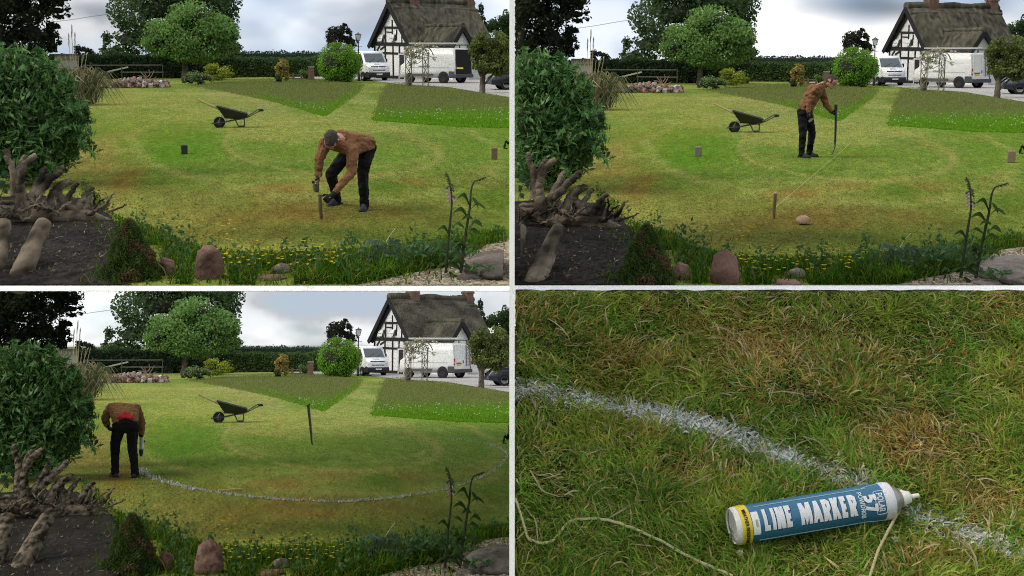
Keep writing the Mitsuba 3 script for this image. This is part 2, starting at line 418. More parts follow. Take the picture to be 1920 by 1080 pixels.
def lawn_colour(p, n, uv):
    X, Y = uv[0], uv[1]
    q0, q1 = X * 1.0, Y * .36
    wx, wy = fbm(q0 * 1.1, q1 * 1.1, 3, 3) - .5, fbm(q0 * 1.1, q1 * 1.1, 9, 3) - .5
    big = fbm(q0 * .55, q1 * .7, 0, 4)
    c = mix(lt(104, 132, 46), lt(138, 150, 72), smoothstep(.3, .7, big))
    for u, v, ru, rv, rgb, k in BLOBS:
        x0, y0 = plan(u, v); rx = ru * y0 / F; ry = (depth(v - rv) - depth(v + rv)) / 2
        dx, dy = (X - float(x0)) / float(rx) + wx * 1.5, (Y - float(y0)) / float(ry) + wy * 1.5
        c = mix(c, lt(*rgb), dr.exp(-(dx * dx + dy * dy)) * (k * (.9 if rgb[0] > rgb[1] else .9)))
    for u, v, ru, rv, w, rgb, k in RINGS:          # wheel tracks of the mower: rings on the lawn
        ya, yb = depth(v - rv), depth(v + rv); yc, ry = (ya + yb) / 2, (ya - yb) / 2
        xc = (u - 477) / F * depth(v); rx = ru / F * depth(v)
        d = dr.abs(dr.sqrt(((X - float(xc)) / float(rx)) ** 2 + ((Y - float(yc)) / float(ry)) ** 2) - 1 + wx * .12)
        c = mix(c, lt(*rgb), dr.exp(-(d / (w / ru * .9)) ** 2) * k * smoothstep(.1, .5, fbm(q0 * 2, q1 * 2, 5, 2)))
    f1 = fbm(q0 * 9, q1 * 7, 0, 4)
    f2 = noise(q0 * 55, q1 * 50)
    f3 = smoothstep(.55, .75, fbm(q0 * 3.2, q1 * 5.5, 2, 4))
    c = mix(c, mi.Color3f(c.x * 1.15, c.y * .86, c.z * .85), f3 * .55)
    return c * (.66 + .66 * f1 + .22 * f2)


# rings and blobs are laid in plan metres: the ground's uv are its plan coordinates
scene['lawn_turf'] = pm(lawn_colour, .95, lambda p, n, uv: fbm(uv[0] * 26, uv[1] * 10, 0, 3), .03, .01, spec=.1)
scene['field'] = pm(lambda p, n, uv: mix((.06, .085, .025), (.10, .115, .04), fbm(p[0] * .2, p[1] * .2, 0, 4)), .95, spec=.1)


def sheet(g, us, vs, bsdf, z=0.0, inside=None, wave=None):
    """A ground sheet of garden g over the plan grid us x vs."""
    U, V = np.meshgrid(us, vs, indexing='ij')
    p = g.ground(U, V)
    p[..., 2] += z if wave is None else z + wave(U, V)
    X, Y = plan(U, V)
    n, m = U.shape
    i, j = np.meshgrid(np.arange(n - 1), np.arange(m - 1), indexing='ij')
    q = np.stack([i * m + j, i * m + j + 1, (i + 1) * m + j + 1, (i + 1) * m + j], -1).reshape(-1, 4)
    if inside is not None:
        cu = (U[:-1, :-1] + U[1:, 1:]).ravel() / 2; cv = (V[:-1, :-1] + V[1:, 1:]).ravel() / 2
        q = q[shapely.contains_xy(inside, cu, cv)]
    f = np.vstack([q[:, [0, 3, 2]], q[:, [0, 2, 1]]]) if True else None
    return mikit.ply((p.reshape(-1, 3), f), bsdf, smooth=True, uv=np.stack([X.ravel(), Y.ravel()], 1))


def poly_sheet(g, pts, bsdf, z, col=None, k=24):
    """A flat ground sheet with a smooth outline (plan points)."""
    pts = np.array(pts, float); d = []
    for a, b in zip(pts, np.roll(pts, -1, 0)):
        d += [a + (b - a) * t for t in np.arange(k) / k]
    pl = Polygon(d)
    v2, f = trimesh.creation.triangulate_polygon(pl, engine='earcut')
    p = g.ground(v2[:, 0], v2[:, 1]); p[:, 2] += z
    X, Y = plan(v2[:, 0], v2[:, 1])
    return mikit.ply((p, f), bsdf, smooth=False, uv=np.stack([X, Y], 1))


def vgrid(a, b, n):
    return 105 + 4400 / np.linspace(4400 / (a - 105.0), 4400 / (b - 105.0), n) if False else np.geomspace(a - 105.0, b - 105.0, n) + 105


def blades(g, u, v, h, w, cols, seed, lean=.5, kind=1, tipc=None, bsdf='leaf', base=0.0):
    """Grass: each blade of garden g stands at plan place u, v; h tall, w wide (metres). kind 1: one face, 2: bent, four faces."""
    r = RS(seed); n = len(u)
    p = g.ground(u, v); s = g.unit(u, v)[:, None]
    Y = 1.0
    if g.k in (1, 2):
        x = p @ g.M[0, :3] + g.M[0, 3]; keep = (x < -.014) if g.k == 1 else (x > .014)
    else:
        keep = np.ones(n, bool)
    keep &= (g.pix(p)[:, 1] + g.oy < (534 if g.k != 3 else 1200))
    a = r.uniform(0, 2 * np.pi, n); side = np.stack([np.cos(a), np.sin(a) * 1.0, a * 0], 1)
    b = a + np.pi / 2 + r.normal(0, .5, n); ln = np.abs(r.normal(0, lean, n))
    tip = np.stack([np.cos(b) * ln, np.sin(b) * ln, np.ones(n)], 1); tip /= np.linalg.norm(tip, axis=1, keepdims=True)
    hh = (h * r.uniform(.55, 1.3, n))[:, None]; ww = w * r.uniform(.6, 1.4, (n, 1))
    p = p + [0, 0, base]
    c = np.asarray(cols, float); tc = c if tipc is None else np.asarray(tipc, float)
    if kind == 1:
        V = np.stack([p - side * ww / 2 * s, p + side * ww / 2 * s, p + tip * hh * s], 1); C = np.stack([c, c, tc], 1); FF = [[0, 1, 2]]
    else:
        mid = p + tip * hh * s * .6; dr_ = np.stack([np.cos(b), np.sin(b), -.35 * np.ones(n)], 1) * (ln[:, None] * .8 + .15)
        end = mid + (tip * .45 + dr_ * .4) * hh * s
        V = np.stack([p - side * ww / 2 * s, p + side * ww / 2 * s, mid - side * ww * .42 * s, mid + side * ww * .42 * s, end], 1)
        C = np.stack([c, c, c, c, tc], 1); FF = [[0, 1, 3], [0, 3, 2], [2, 3, 4]]
    V, C = V[keep], C[keep]; m = V.shape[1]
    f = (np.arange(len(V))[:, None, None] * m + np.array(FF)[None]).reshape(-1, 3)
    return mikit.ply((V.reshape(-1, 3), f), bsdf, color=np.clip(C.reshape(-1, 3), 0, 1))


def scatter(poly, n, seed, power=1.0):
    """n places in a plan polygon."""
    r = RS(seed); pl = Polygon(poly); a, b, c, d = pl.bounds; out = np.zeros((0, 2))
    while len(out) < n:
        q = np.stack([r.uniform(a, c, 2 * n), r.uniform(b, d, 2 * n)], 1)
        out = np.vstack([out, q[shapely.contains_xy(pl, q[:, 0], q[:, 1])]])
    return out[:n, 0], out[:n, 1]


MEADOW_L = [(352, 168), (440, 160), (560, 154), (640, 157), (680, 166), (670, 182), (640, 202), (606, 226), (560, 212), (500, 196), (420, 180)]
MEADOW_R = [(722, 163), (760, 163), (840, 173), (955, 192), (1010, 200), (1010, 252), (955, 248), (860, 246), (780, 240), (700, 234), (708, 205)]
DRIVE = [(545, 155.5), (600, 156.5), (690, 159.5), (755, 167), (840, 172), (955, 191), (1040, 203), (1040, 148), (700, 146), (560, 151)]
BORDER = [(150, 345), (185, 375), (205, 405), (235, 420), (300, 440), (340, 466), (420, 478), (520, 484), (640, 478), (760, 466), (880, 446), (1010, 432), (1010, 560), (140, 560), (160, 470)]
CLEAR = shapely.union_all([shapely.box(186, 468, 304, 600), shapely.box(358, 498, 428, 600), shapely.box(292, 505, 333, 600), shapely.box(478, 516, 548, 600), shapely.box(850, 500, 990, 600)])     # where the small conifer and the rocks stand
SOIL = [(-80, 385), (60, 372), (150, 380), (200, 410), (225, 440), (235, 500), (225, 580), (-80, 580)]
GRIT = [(670, 548), (720, 533), (775, 520), (835, 510), (875, 488), (910, 468), (1010, 456), (1010, 560), (670, 560)]

for k, g in G.items():
    u0, u1 = {1: (-70, 953), 2: (-2, 1010), 3: (-500, 1500)}[k]
    vb = {1: 543, 2: 534, 3: 900}[k]
    lk = fresh('lawn', used)
    scene[lk] = {**sheet(g, np.linspace(u0, u1, 40), vgrid(142 if k < 3 else 112, vb, 70), 'lawn_turf'), 'to_world': T4(g.M)}
    labels[lk] = dict(label=f'mown lawn with green, pale and burnt patches {WHO[k]}', category='lawn', kind='structure')
    cl = lambda pts: [(min(max(a, u0), u1), min(b, vb)) for a, b in pts]
    dk = fresh('driveway', used)
    scene[dk] = {**poly_sheet(g, cl(DRIVE), 'asphalt', .02), 'to_world': T4(g.M)}
    labels[dk] = dict(label=f'grey drive under the vans {WHO[k]}', category='drive', kind='structure')
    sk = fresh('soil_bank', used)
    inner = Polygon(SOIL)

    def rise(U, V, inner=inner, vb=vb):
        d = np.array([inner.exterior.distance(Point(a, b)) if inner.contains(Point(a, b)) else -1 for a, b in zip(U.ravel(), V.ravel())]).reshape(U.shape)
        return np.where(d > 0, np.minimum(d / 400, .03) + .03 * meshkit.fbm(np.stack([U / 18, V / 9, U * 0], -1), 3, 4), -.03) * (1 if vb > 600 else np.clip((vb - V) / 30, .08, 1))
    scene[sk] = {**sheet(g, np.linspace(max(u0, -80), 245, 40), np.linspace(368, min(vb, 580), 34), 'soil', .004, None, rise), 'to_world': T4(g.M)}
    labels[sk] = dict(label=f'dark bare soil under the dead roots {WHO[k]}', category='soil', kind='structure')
    gk = fresh('gravel_bed', used)
    scene[gk] = {**poly_sheet(g, [q for q in cl(GRIT)], 'gritbed', .006, k=4), 'to_world': T4(g.M)}
    labels[gk] = dict(label=f'sandy ground below the pebbles {WHO[k]}', category='ground', kind='structure')

    # grass that nobody could count
    r = RS(50)

    def stuff(name, shape, label, cat_='grass'):
        key = fresh(name, used); scene[key] = {**shape, 'to_world': T4(g.M)}
        labels[key] = dict(label=label + ' ' + WHO[k], category=cat_, kind='stuff')
    for nm, poly, n, sd in (('left', MEADOW_L, 34000, 1), ('right', MEADOW_R, 46000, 2)):
        u, v = scatter(poly, n, sd); jx = RS(sd + 70).normal(0, 1, (2, n)); u, v = u + jx[0] * 3, v + jx[1] * .8
        pl = Polygon(poly); edge = np.array(shapely.distance(shapely.points(u, v), pl.exterior))
        low = np.clip((v - (196 if sd == 1 else 205)) / 26 + .35 * (meshkit.fbm(np.stack([u / 30, v / 8, u * 0], -1), 3, 7) - .5), 0, 1)
        if sd == 1:
            low = np.maximum(low, np.clip((v - 160 - (670 - u) * .12) / 40, 0, 1) * (edge < 9) * .8); low = np.where(v > 188 - (u - 420) * -.03, np.maximum(low, .5 * (edge < 8)), low)
        low = low[:, None]
        base = lin(90, 134, 28) * 1.8 * low + lin(106, 118, 58) * 2.0 * (1 - low)
        head = lin(110, 154, 44) * 1.9 * low + lin(120, 126, 78) * 2.0 * (1 - low)
        jit = r.uniform(.88, 1.12, (n, 1))
        stuff('meadow_grass', blades(g, u, v, (.075 + .09 * meshkit.fbm(np.stack([u / 26, v / 7, u * 0], -1), 3, 15)) * np.clip(edge / 7, .45, 1), .05, base * jit, sd, .35, 1, head * jit),
              'long unmown grass left of the mown path' if sd == 1 else 'long unmown grass between mown path and drive')
    # short mown tufts, thicker towards the path
    n = 48000
    u = r.uniform(100, 1000, n); v = 105 + 75 / r.uniform(.19, .95, n) ** 1.0
    ok = (v < 485) & ~shapely.contains_xy(Polygon(SOIL), u, v) & ~shapely.contains_xy(Polygon(GRIT), u, v)
    u, v = u[ok], v[ok]; n = len(u)
    br = meshkit.fbm(np.stack([u / 55, v / 18, u * 0], -1), 4, 12)
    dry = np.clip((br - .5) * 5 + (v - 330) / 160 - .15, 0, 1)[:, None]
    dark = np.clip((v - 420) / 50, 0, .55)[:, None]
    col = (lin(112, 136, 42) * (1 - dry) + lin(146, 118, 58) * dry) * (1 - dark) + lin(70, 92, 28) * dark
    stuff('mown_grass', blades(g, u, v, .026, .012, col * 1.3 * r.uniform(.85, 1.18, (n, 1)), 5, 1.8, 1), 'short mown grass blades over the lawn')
    # the rough border by the path
    n = 36000
    u, v = scatter(BORDER, n, 8)
    ok = ~(shapely.contains_xy(Polygon(GRIT), u, v) & (r.uniform(size=n) < .93)) & ~(shapely.contains_xy(Polygon(SOIL), u, v) & (r.uniform(size=n) < .9)) & ~(shapely.contains_xy(CLEAR, u, v) & (r.uniform(size=n) < .9))
    u, v = u[ok], v[ok]; n = len(u)
    tall = .03 + .20 * r.uniform(.5, 1.2, n) * meshkit.fbm(np.stack([u / 34, v / 26, u * 0], -1), 3, 21)
    tall *= np.clip(np.array(shapely.distance(shapely.points(u, v), Polygon(BORDER).exterior)) / 24, .35, 1)
    mixv = meshkit.fbm(np.stack([u / 25, v / 15, u * 0], -1), 3, 31)[:, None]
    col = (lin(46, 92, 22) * 1.25 * mixv + lin(74, 104, 30) * (1 - mixv)) * r.uniform(.4, 1.5, (n, 1)); yl = r.uniform(size=n) < .22 * mixv[:, 0] * 2; col[yl] = lin(128, 128, 52) * r.uniform(.6, 1.2, (yl.sum(), 1))
    stuff('border_grass', blades(g, u, v, tall, .010, col * 1.4, 9, .95, 2, col * 2.2), 'rough tall grass and weeds along the border')
    # broad leaved weeds among it, and litter on the bare soil
    m = 7000; wu, wv = scatter(BORDER, m, 18); cl_ = meshkit.fbm(np.stack([wu / 22, wv / 15, wu * 0], -1), 3, 41)
    ok = (cl_ > .5) & ~shapely.contains_xy(CLEAR, wu, wv) & ~shapely.contains_xy(Polygon(SOIL), wu, wv) & ~shapely.contains_xy(Polygon(GRIT), wu, wv) & (g.pix(g.ground(wu, wv))[:, 1] + g.oy < (530 if k != 3 else 1300)); wu, wv, cl_ = wu[ok], wv[ok], cl_[ok]
    gp, s = g.ground(wu, wv), g.unit(wu, wv); rr = RS(19); hh = rr.uniform(.02, .22, len(wu)) * (cl_ - .4) * 4 * s; gp = gp + np.stack([hh * 0, hh * 0, hh], 1); M_ = g.M
    lv = Leaves(gp, .055 * float(s.mean()), .03 * float(s.mean()), tones(len(gp), (.035, .07, .025), .45, 19, (.075, .11, .035), .3), 19, 0, np.tile([0, -.2, .5], (len(gp), 1)))
    stuff('border_weeds', lv.shape(g, M_), 'mixed broad leaved weeds growing through the border grass', 'weeds')
    lu, lw_ = scatter([(a_, min(b_, 531 if k != 3 else 900)) for a_, b_ in SOIL], 900, 23); gp = g.ground(lu, lw_) + [0, 0, .055]; sm_ = float(g.unit(lu, lw_).mean())
    lv = Leaves(gp, .05 * sm_, .014 * sm_, tones(len(gp), (.05, .04, .025), .5, 24, (.15, .12, .075), .25), 24, 0, np.tile([.4, 0, 0], (len(gp), 1)), 'matte')
    stuff('leaf_litter', lv.shape(g, M_), 'dead leaves and chips of bark on the bare soil', 'litter')
    # buttercups in it
    n = 120
    u, v = scatter([(405, 486), (470, 488), (560, 490), (640, 498), (655, 512), (640, 533), (420, 533), (400, 510)], n - 24, 44)
    u = np.concatenate([u, scatter([(245, 390), (330, 435), (440, 440), (440, 480), (330, 470), (250, 420)], 24, 45)[0]]); v = np.concatenate([v, scatter([(245, 390), (330, 435), (440, 440), (440, 480), (330, 470), (250, 420)], 24, 45)[1]])
    ok = g.pix(g.ground(u, v))[:, 1] + g.oy < (533 if k != 3 else 1300); u, v = u[ok], v[ok]; n = len(u)
    gp, s = g.ground(u, v), g.unit(u, v); hs = RS(3).uniform(.09, .20, n); fl, st = [], []
    for a, (q, sc, h) in enumerate(zip(gp, s, hs)):
        rr = RS(a); t = rr.normal(0, .12, 2); top = q + np.array([t[0] * h, t[1] * h, h]) * sc
        for b in range(5):
            an = b * 1.2566 + rr.uniform(0, .4); d = np.array([math.cos(an), math.sin(an), .45]) * .017 * sc; e = np.array([-math.sin(an), math.cos(an), .1]) * .008 * sc
            fl.append(mesh([top, top + d * .7 + e, top + d * 1.1, top + d * .7 - e], [[0, 1, 2], [0, 2, 3]]))
        st.append(mesh([q + [.002, 0, 0], q - [.002, 0, 0], top], [[0, 1, 2]]))
    fm, sm = cat(fl), cat(st)
    col = np.vstack([np.tile([.62, .50, .03], (len(fm.vertices), 1)), np.tile([.05, .09, .02], (len(sm.vertices), 1))])
    stuff('buttercups', mikit.ply(cat([fm, sm]), 'leaf', color=col), 'small yellow buttercups in the border weeds', 'flowers')
    # clover heads at the front edge of the long grass
    u, v = scatter([(715, 222), (960, 218), (960, 246), (700, 234)], 70, 61)
    u2, v2 = scatter([(560, 205), (610, 215), (606, 224), (560, 212)], 16, 62); u, v = np.r_[u, u2], np.r_[v, v2]
    gp, s = g.ground(u, v), g.unit(u, v); x = gp @ g.M[0, :3] + g.M[0, 3]; ms = []
    for q, sc, xx in zip(gp, s, x):
        if (k == 1 and xx > -.02) or (k == 2 and xx < .02):
            continue
        o = trimesh.creation.icosphere(subdivisions=0, radius=.02 * sc); ms.append(mv(o, q[0], q[1], q[2] + RS(int(abs(q[1] * 997)) % 9999).uniform(.08, .2) * sc))
    stuff('clover_flowers', P(cat(ms), 'matte', (.40, .45, .32)), 'white clover heads at the edge of the long grass', 'flowers')
    # pebbles
    n = 1500
    u, v = scatter(GRIT, n, 71); v2 = v
    ok = (g.pix(g.ground(u, v))[:, 1] + g.oy < (533 if k != 3 else 1300)) & (u < u1 - 3); u, v = u[ok], v[ok]; n = len(u)
    gp, s = g.ground(u, v), g.unit(u, v); o = trimesh.creation.icosphere(subdivisions=0); ov = np.array(o.vertices); rr = RS(72)
    sz = rr.uniform(.008, .022, (n, 1, 1)) * s[:, None, None] * rr.uniform(.7, 1.2, (n, 1, 3))
    th = rr.uniform(0, 6.28, n); Rz = np.stack([np.stack([np.cos(th), -np.sin(th), th * 0], -1), np.stack([np.sin(th), np.cos(th), th * 0], -1), np.stack([th * 0, th * 0, th * 0 + 1], -1)], 1)
    V = np.einsum('nij,nkj->nki', Rz, ov[None] * sz * [1, 1, .6]) + gp[:, None] + [0, 0, .008]
    ff = (np.arange(n)[:, None, None] * len(ov) + np.array(o.faces)[None]).reshape(-1, 3)
    cc = np.array([[.42, .37, .29], [.30, .23, .16], [.5, .46, .4], [.22, .19, .16]])[rr.randint(0, 4, n)] * rr.uniform(.7, 1.15, (n, 1)) * .8
    stuff('gravel', mikit.ply((V.reshape(-1, 3), ff), 'matte', color=np.repeat(cc, len(ov), 0)), 'pale loose pebbles around the flat rock', 'gravel')

# the country beyond the full-size garden
r_ = np.concatenate([[0.0], np.geomspace(3, 6000, 40)]); a_ = np.linspace(0, 2 * np.pi, 65)
gv = np.array([[r * math.sin(a), r * math.cos(a), -.06] for r in r_ for a in a_]); m_ = len(a_)
gf = [[i * m_ + j, (i + 1) * m_ + j, (i + 1) * m_ + j + 1] for i in range(len(r_) - 1) for j in range(m_ - 1)] + [[i * m_ + j, (i + 1) * m_ + j + 1, i * m_ + j + 1] for i in range(1, len(r_) - 1) for j in range(m_ - 1)]
gf = [[a, c, b] for a, b, c in gf]
scene['ground'] = mikit.ply((gv, np.array(gf)), 'field', smooth=False)
labels['ground'] = dict(label='rough grass land all round and beyond the gardens', category='ground', kind='structure')

# ------------------------------------------------------------------ things that stand in all three gardens: built once, then placed
PROTO = []      # (name, parts, label, category, u, v, group, gardens, shift per garden)


def thing(name, parts, label, cat_, u, v, group=None, only=(1, 2, 3), shift=None, extra=None):
    PROTO.append((name, parts, label, cat_, u, v, group, only, shift or {}, extra))


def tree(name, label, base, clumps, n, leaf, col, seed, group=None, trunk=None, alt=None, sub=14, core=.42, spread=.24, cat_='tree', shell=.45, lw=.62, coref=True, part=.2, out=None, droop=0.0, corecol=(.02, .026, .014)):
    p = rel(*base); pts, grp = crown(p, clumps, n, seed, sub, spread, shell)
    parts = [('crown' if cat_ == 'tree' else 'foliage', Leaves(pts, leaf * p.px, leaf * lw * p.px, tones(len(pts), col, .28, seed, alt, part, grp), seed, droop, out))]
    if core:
        parts.append(('dark_filler', lump(p, clumps, core, seed, corecol)))
    if trunk:
        for i, (pts_, r0, r1) in enumerate(trunk):
            q = np.array([p(a, b) for a, b in pts_]); q = bez(q, 5)
            parts.append(('trunk' if i == 0 else 'limb', P(tube(q, np.linspace(r0, r1, len(q)) * p.px, 8, .12, seed + i), 'bark', smooth=50)))
    thing(name, parts, label, cat_, base[0], base[1], group)


DG, MG = (.046, .078, .032), (.11, .19, .055)
tree('large_tree', 'large dark tree behind the round pale tree {w}', (330, 150), [(300, 30, 78, 46), (372, 8, 70, 46), (250, 86, 46, 28), (222, 108, 34, 18), (408, 40, 34, 42), (330, 80, 60, 34), (330, -45, 80, 46), (270, -5, 34, 40), (420, 90, 22, 24), (205, 84, 12, 10)],
     17000, 6.5, DG, 11, 'large dark trees', [([(335, 152), (332, 110), (326, 60)], 8, 4), ([(332, 110), (300, 70), (280, 40)], 4, 2), ([(330, 95), (370, 50)], 4, 2)], (.075, .12, .045), 22, .45)
tree('round_tree', 'round pale green tree in front of the dark tree {w}', (348, 158), [(365, 45, 46, 30), (322, 78, 46, 32), (402, 76, 42, 36), (365, 85, 56, 36), (300, 92, 28, 20), (425, 98, 20, 18), (345, 38, 28, 20), (372, 112, 50, 14), (430, 70, 14, 18)],
     17000, 5.5, MG, 12, 'round pale trees', [([(344, 160), (346, 130), (352, 100)], 6, 4), ([(347, 125), (330, 100)], 3, 2), ([(348, 122), (385, 92)], 3, 2)], (.15, .24, .085), 26, .45)
tree('field_tree', 'small round tree peeping out behind the round tree {w}', (440, 150), [(438, 106, 18, 15), (430, 118, 12, 10)], 1100, 5, (.045, .075, .04), 13, 'trees beyond the hedge', [([(438, 151), (438, 115)], 2, 1.5)])
tree('field_tree', 'tiny far tree above the shed {w}', (149, 150), [(149, 98, 9, 7), (146, 106, 6, 8)], 420, 4, (.035, .045, .035), 14, 'trees beyond the hedge', [([(149, 151), (149, 105)], 1.2, .8)])
tree('field_tree', 'tiny far tree right of the one above the shed {w}', (166, 150), [(165, 104, 8, 6), (171, 110, 7, 5)], 380, 4, (.035, .045, .035), 15, 'trees beyond the hedge', [([(166, 151), (166, 108)], 1, .8)])
tree('purple_tree', 'small dark purplish tree beside the street lamp {w}', (640, 152), [(635, 76, 22, 18), (656, 86, 15, 16), (620, 88, 13, 13), (640, 60, 10, 9), (627, 66, 8, 8), (652, 70, 9, 8)], 2200, 4.6, (.028, .030, .022), 16, 'small dark trees', [([(640, 154), (640, 84)], 2, 1.2)], sub=10, core=.45)
tree('topiary_bush', 'bright green clipped round bush on the lawn {w}', (635, 162), [(635, 126, 37, 34), (634, 142, 30, 20)], 13000, 3.4, (.10, .21, .027), 17, 'clipped round bushes', [([(634, 163), (634, 140)], 4, 3), ], (.17, .3, .045), 70, .86, .13, 'bush', .86)
tree('conifer_tree', 'narrow dark conifer behind the far chimney {w}', (899, 150), [(898, 28, 6, 14), (901, 44, 9, 12), (905, 60, 11, 12)], 900, 4, (.03, .045, .025), 18, 'dark conifers', [([(899, 151), (899, 40)], 2, .8)])
tree('garden_tree', 'dark leafy tree behind the right end of the cottage {w}', (938, 149), [(934, 56, 20, 16), (915, 64, 14, 14), (952, 44, 14, 16), (945, 80, 20, 20)], 2600, 5, (.032, .06, .022), 19, 'trees behind the cottages', [([(938, 150), (938, 70)], 3, 2)])
tree('small_tree', 'small brownish green tree at the edge of the drive {w}', (901, 183), [(918, 84, 30, 16), (902, 104, 22, 22), (936, 108, 22, 24), (914, 130, 28, 13), (892, 118, 12, 20), (938, 136, 16, 14)],
     7000, 5.2, (.085, .11, .038), 20, 'small trees by the drives', [([(902, 185), (903, 160), (906, 130), (912, 100)], 6, 3), ([(904, 150), (928, 128), (938, 108)], 3, 1.5), ([(903, 156), (892, 130), (890, 112)], 3, 1.5), ([(905, 168), (925, 145), (945, 128)], 2, 1)], (.16, .19, .055), 18, .3)
tree('yellow_shrub', 'bright yellow green shrub in front of the hedge {w}', (409, 164), [(409, 142, 26, 14), (395, 148, 14, 9)], 2200, 4, (.23, .24, .03), 21, 'yellow shrubs', alt=(.08, .14, .03), cat_='shrub', part=.35)
tree('flower_clump', 'low clump of pale flowering plants under the round tree {w}', (370, 167), [(362, 152, 18, 11), (380, 156, 16, 9), (350, 160, 12, 6)], 1500, 4, (.07, .11, .04), 22, 'flowering clumps', alt=(.38, .33, .24), cat_='plant', part=.12)
tree('golden_shrub', 'small golden leaved shrub near the field gate {w}', (526, 163), [(527, 134, 13, 13), (532, 150, 9, 9), (522, 146, 8, 8)], 1300, 4, (.25, .19, .06), 23, 'golden shrubs', alt=(.14, .15, .05), cat_='shrub', part=.3, core=.4)
tree('low_bush', 'low dark green bush at the foot of the golden shrub {w}', (519, 164), [(519, 157, 8, 6)], 500, 3.5, (.04, .06, .025), 24, 'low bushes', cat_='bush')
tree('green_shrub', 'small fresh green shrub beside the gatepost {w}', (568, 158), [(570, 146, 10, 7)], 500, 4, (.08, .13, .04), 25, 'green shrubs', cat_='shrub')
_p = rel(270, 155); _pt, _gr = box_hedge(_p, 60, 436, 112, 156, 9500, 26)
thing('hedge', [('foliage', Leaves(_pt, 5 * _p.px, 3 * _p.px, tones(len(_pt), (.03, .046, .022), .3, 26, None, .2, _gr), 26)), ('inner_hedge', P(mv(box(0, .25, 21 * _p.px, 372 * _p.px, 1.4, 41 * _p.px), _p(248, 155)[0]), 'matte', (.012, .016, .009)))], 'tall dark hedge behind the rubble {w}', 'hedge', 270, 155, 'tall dark hedges')  # solid box fills the hedge, its colour dark like the shade inside
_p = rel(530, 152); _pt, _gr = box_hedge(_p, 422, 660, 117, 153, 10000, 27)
thing('hedge', [('foliage', Leaves(_pt, 4 * _p.px, 2.6 * _p.px, tones(len(_pt), (.055, .092, .032), .3, 27, (.09, .12, .045), .2, _gr), 27)), ('inner_hedge', P(mv(box(0, .25, 16 * _p.px, 236 * _p.px, 1.4, 31 * _p.px), _p(541, 152)[0]), 'matte', (.02, .03, .014)))], 'long clipped hedge behind the golden shrub {w}', 'hedge', 530, 152, 'clipped field hedges')  # inner box is solid, shade among the leaves put into its dark green
# the far wood reads as one mass; haze is put into its bluish colour
_p = rel(560, 147); _c = [(u, 108 + 4 * math.sin(u * .11) + 2 * math.sin(u * .29) - 2 * (500 < u < 620), 16, 8) for u in range(395, 1000, 12)]
_pt, _gr = box_hedge(_p, 340, 1010, 107, 150, 9000, 30, 2.5); WOOD = Leaves(_pt, 4 * _p.px, 2.6 * _p.px, tones(len(_pt), (.055, .085, .066), .25, 30, None, 0, _gr), 30)
WOODCORE = P(mv(box(0, .8, 19.6 * _p.px, 640 * _p.px, 1.6, 39 * _p.px), _p(672, 147)[0]), 'matte', (.03, .045, .035))  # solid filler, coloured darker than the leaves like their shaded inside

# the dark tree and leafy shrub that frame the left side
tree('overhanging_tree', 'near black leafy tree overhanging the top left corner {w}', (-12, 340), [(30, 24, 68, 40), (92, 4, 38, 24), (112, 30, 24, 13), (62, 74, 46, 34), (20, 110, 55, 40), (98, 84, 16, 20), (-30, 60, 50, 90), (60, -40, 90, 40), (104, 60, 12, 14), (10, 150, 50, 40)],  # crown carried on above, out of view, to shade the roots
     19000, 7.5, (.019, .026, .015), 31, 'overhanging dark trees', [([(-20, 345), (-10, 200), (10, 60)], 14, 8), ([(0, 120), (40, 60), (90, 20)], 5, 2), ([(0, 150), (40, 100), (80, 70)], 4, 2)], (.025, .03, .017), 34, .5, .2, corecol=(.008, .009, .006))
_p = rel(58, 356); _cl = [(50, 195, 66, 58), (98, 232, 40, 50), (40, 285, 70, 46), (112, 190, 22, 36), (100, 282, 34, 28), (20, 150, 36, 34), (62, 150, 30, 28), (130, 255, 18, 42), (118, 290, 22, 24), (126, 205, 18, 22), (60, 320, 55, 24), (-20, 250, 60, 80), (30, 128, 26, 14), (84, 136, 20, 14), (8, 120, 20, 14)]
_pt, _gr = crown(_p, _cl, 21000, 33, 44, .40, .3)
for i in range(170):      # stray shoots that break the outline
    r = RS(300 + i); a = r.uniform(-2.9, -.1) if i < 110 else r.uniform(-.9, .9); cu, cv, cr, ch = _cl[r.randint(0, 8)]; l = r.uniform(12, 44)
    t = np.linspace(0, 1, 26); x0, y0 = cu + cr * .85 * math.cos(a), cv + ch * .85 * math.sin(a); b = a * .6 - .6 * (a < 0)
    _pt = np.vstack([_pt, _p(x0 + l * t * math.cos(b) + r.normal(0, 2.2, 26), y0 + l * t * math.sin(b) + 8 * t * t + r.normal(0, 2.2, 26), r.uniform(-.6, .3) + r.normal(0, .03, 26))]); _gr = np.r_[_gr, np.full(26, _gr.max() + 1)]
_out = np.stack([np.sign(_pt[:, 0]) * .35, -np.abs(RS(1).normal(size=len(_pt))) * .5, RS(2).uniform(-.4, 1.1, len(_pt))], 1)
_parts = [('foliage', Leaves(_pt, 16 * _p.px, 4.6 * _p.px, tones(len(_pt), (.072, .148, .05), .5, 33, (.15, .23, .10), .2, _gr), 33, .05, _out)), ('dark_filler', lump(_p, _cl, .38, 33, (.018, .028, .014)))]
for i, (a, b, c, d) in enumerate([(18, 165, 24, 112), (50, 160, 56, 118), (74, 150, 79, 116), (84, 170, 92, 140), (36, 170, 40, 130), (64, 190, 70, 142)]):
    q = bez([_p(a, b, -.2), _p((a + c) / 2 - 1, (b + d) / 2, -.25), _p(c, d + 3, -.25), _p(c + 4, d + 6, -.25)], 5)
    _parts.append(('flower_spike', P(tube(q, np.r_[np.linspace(.006, .016, len(q) - 4), [.016, .013, .01, .004]], 6, .3, i), 'matte', (.16, .19, .12), fine=.3)))
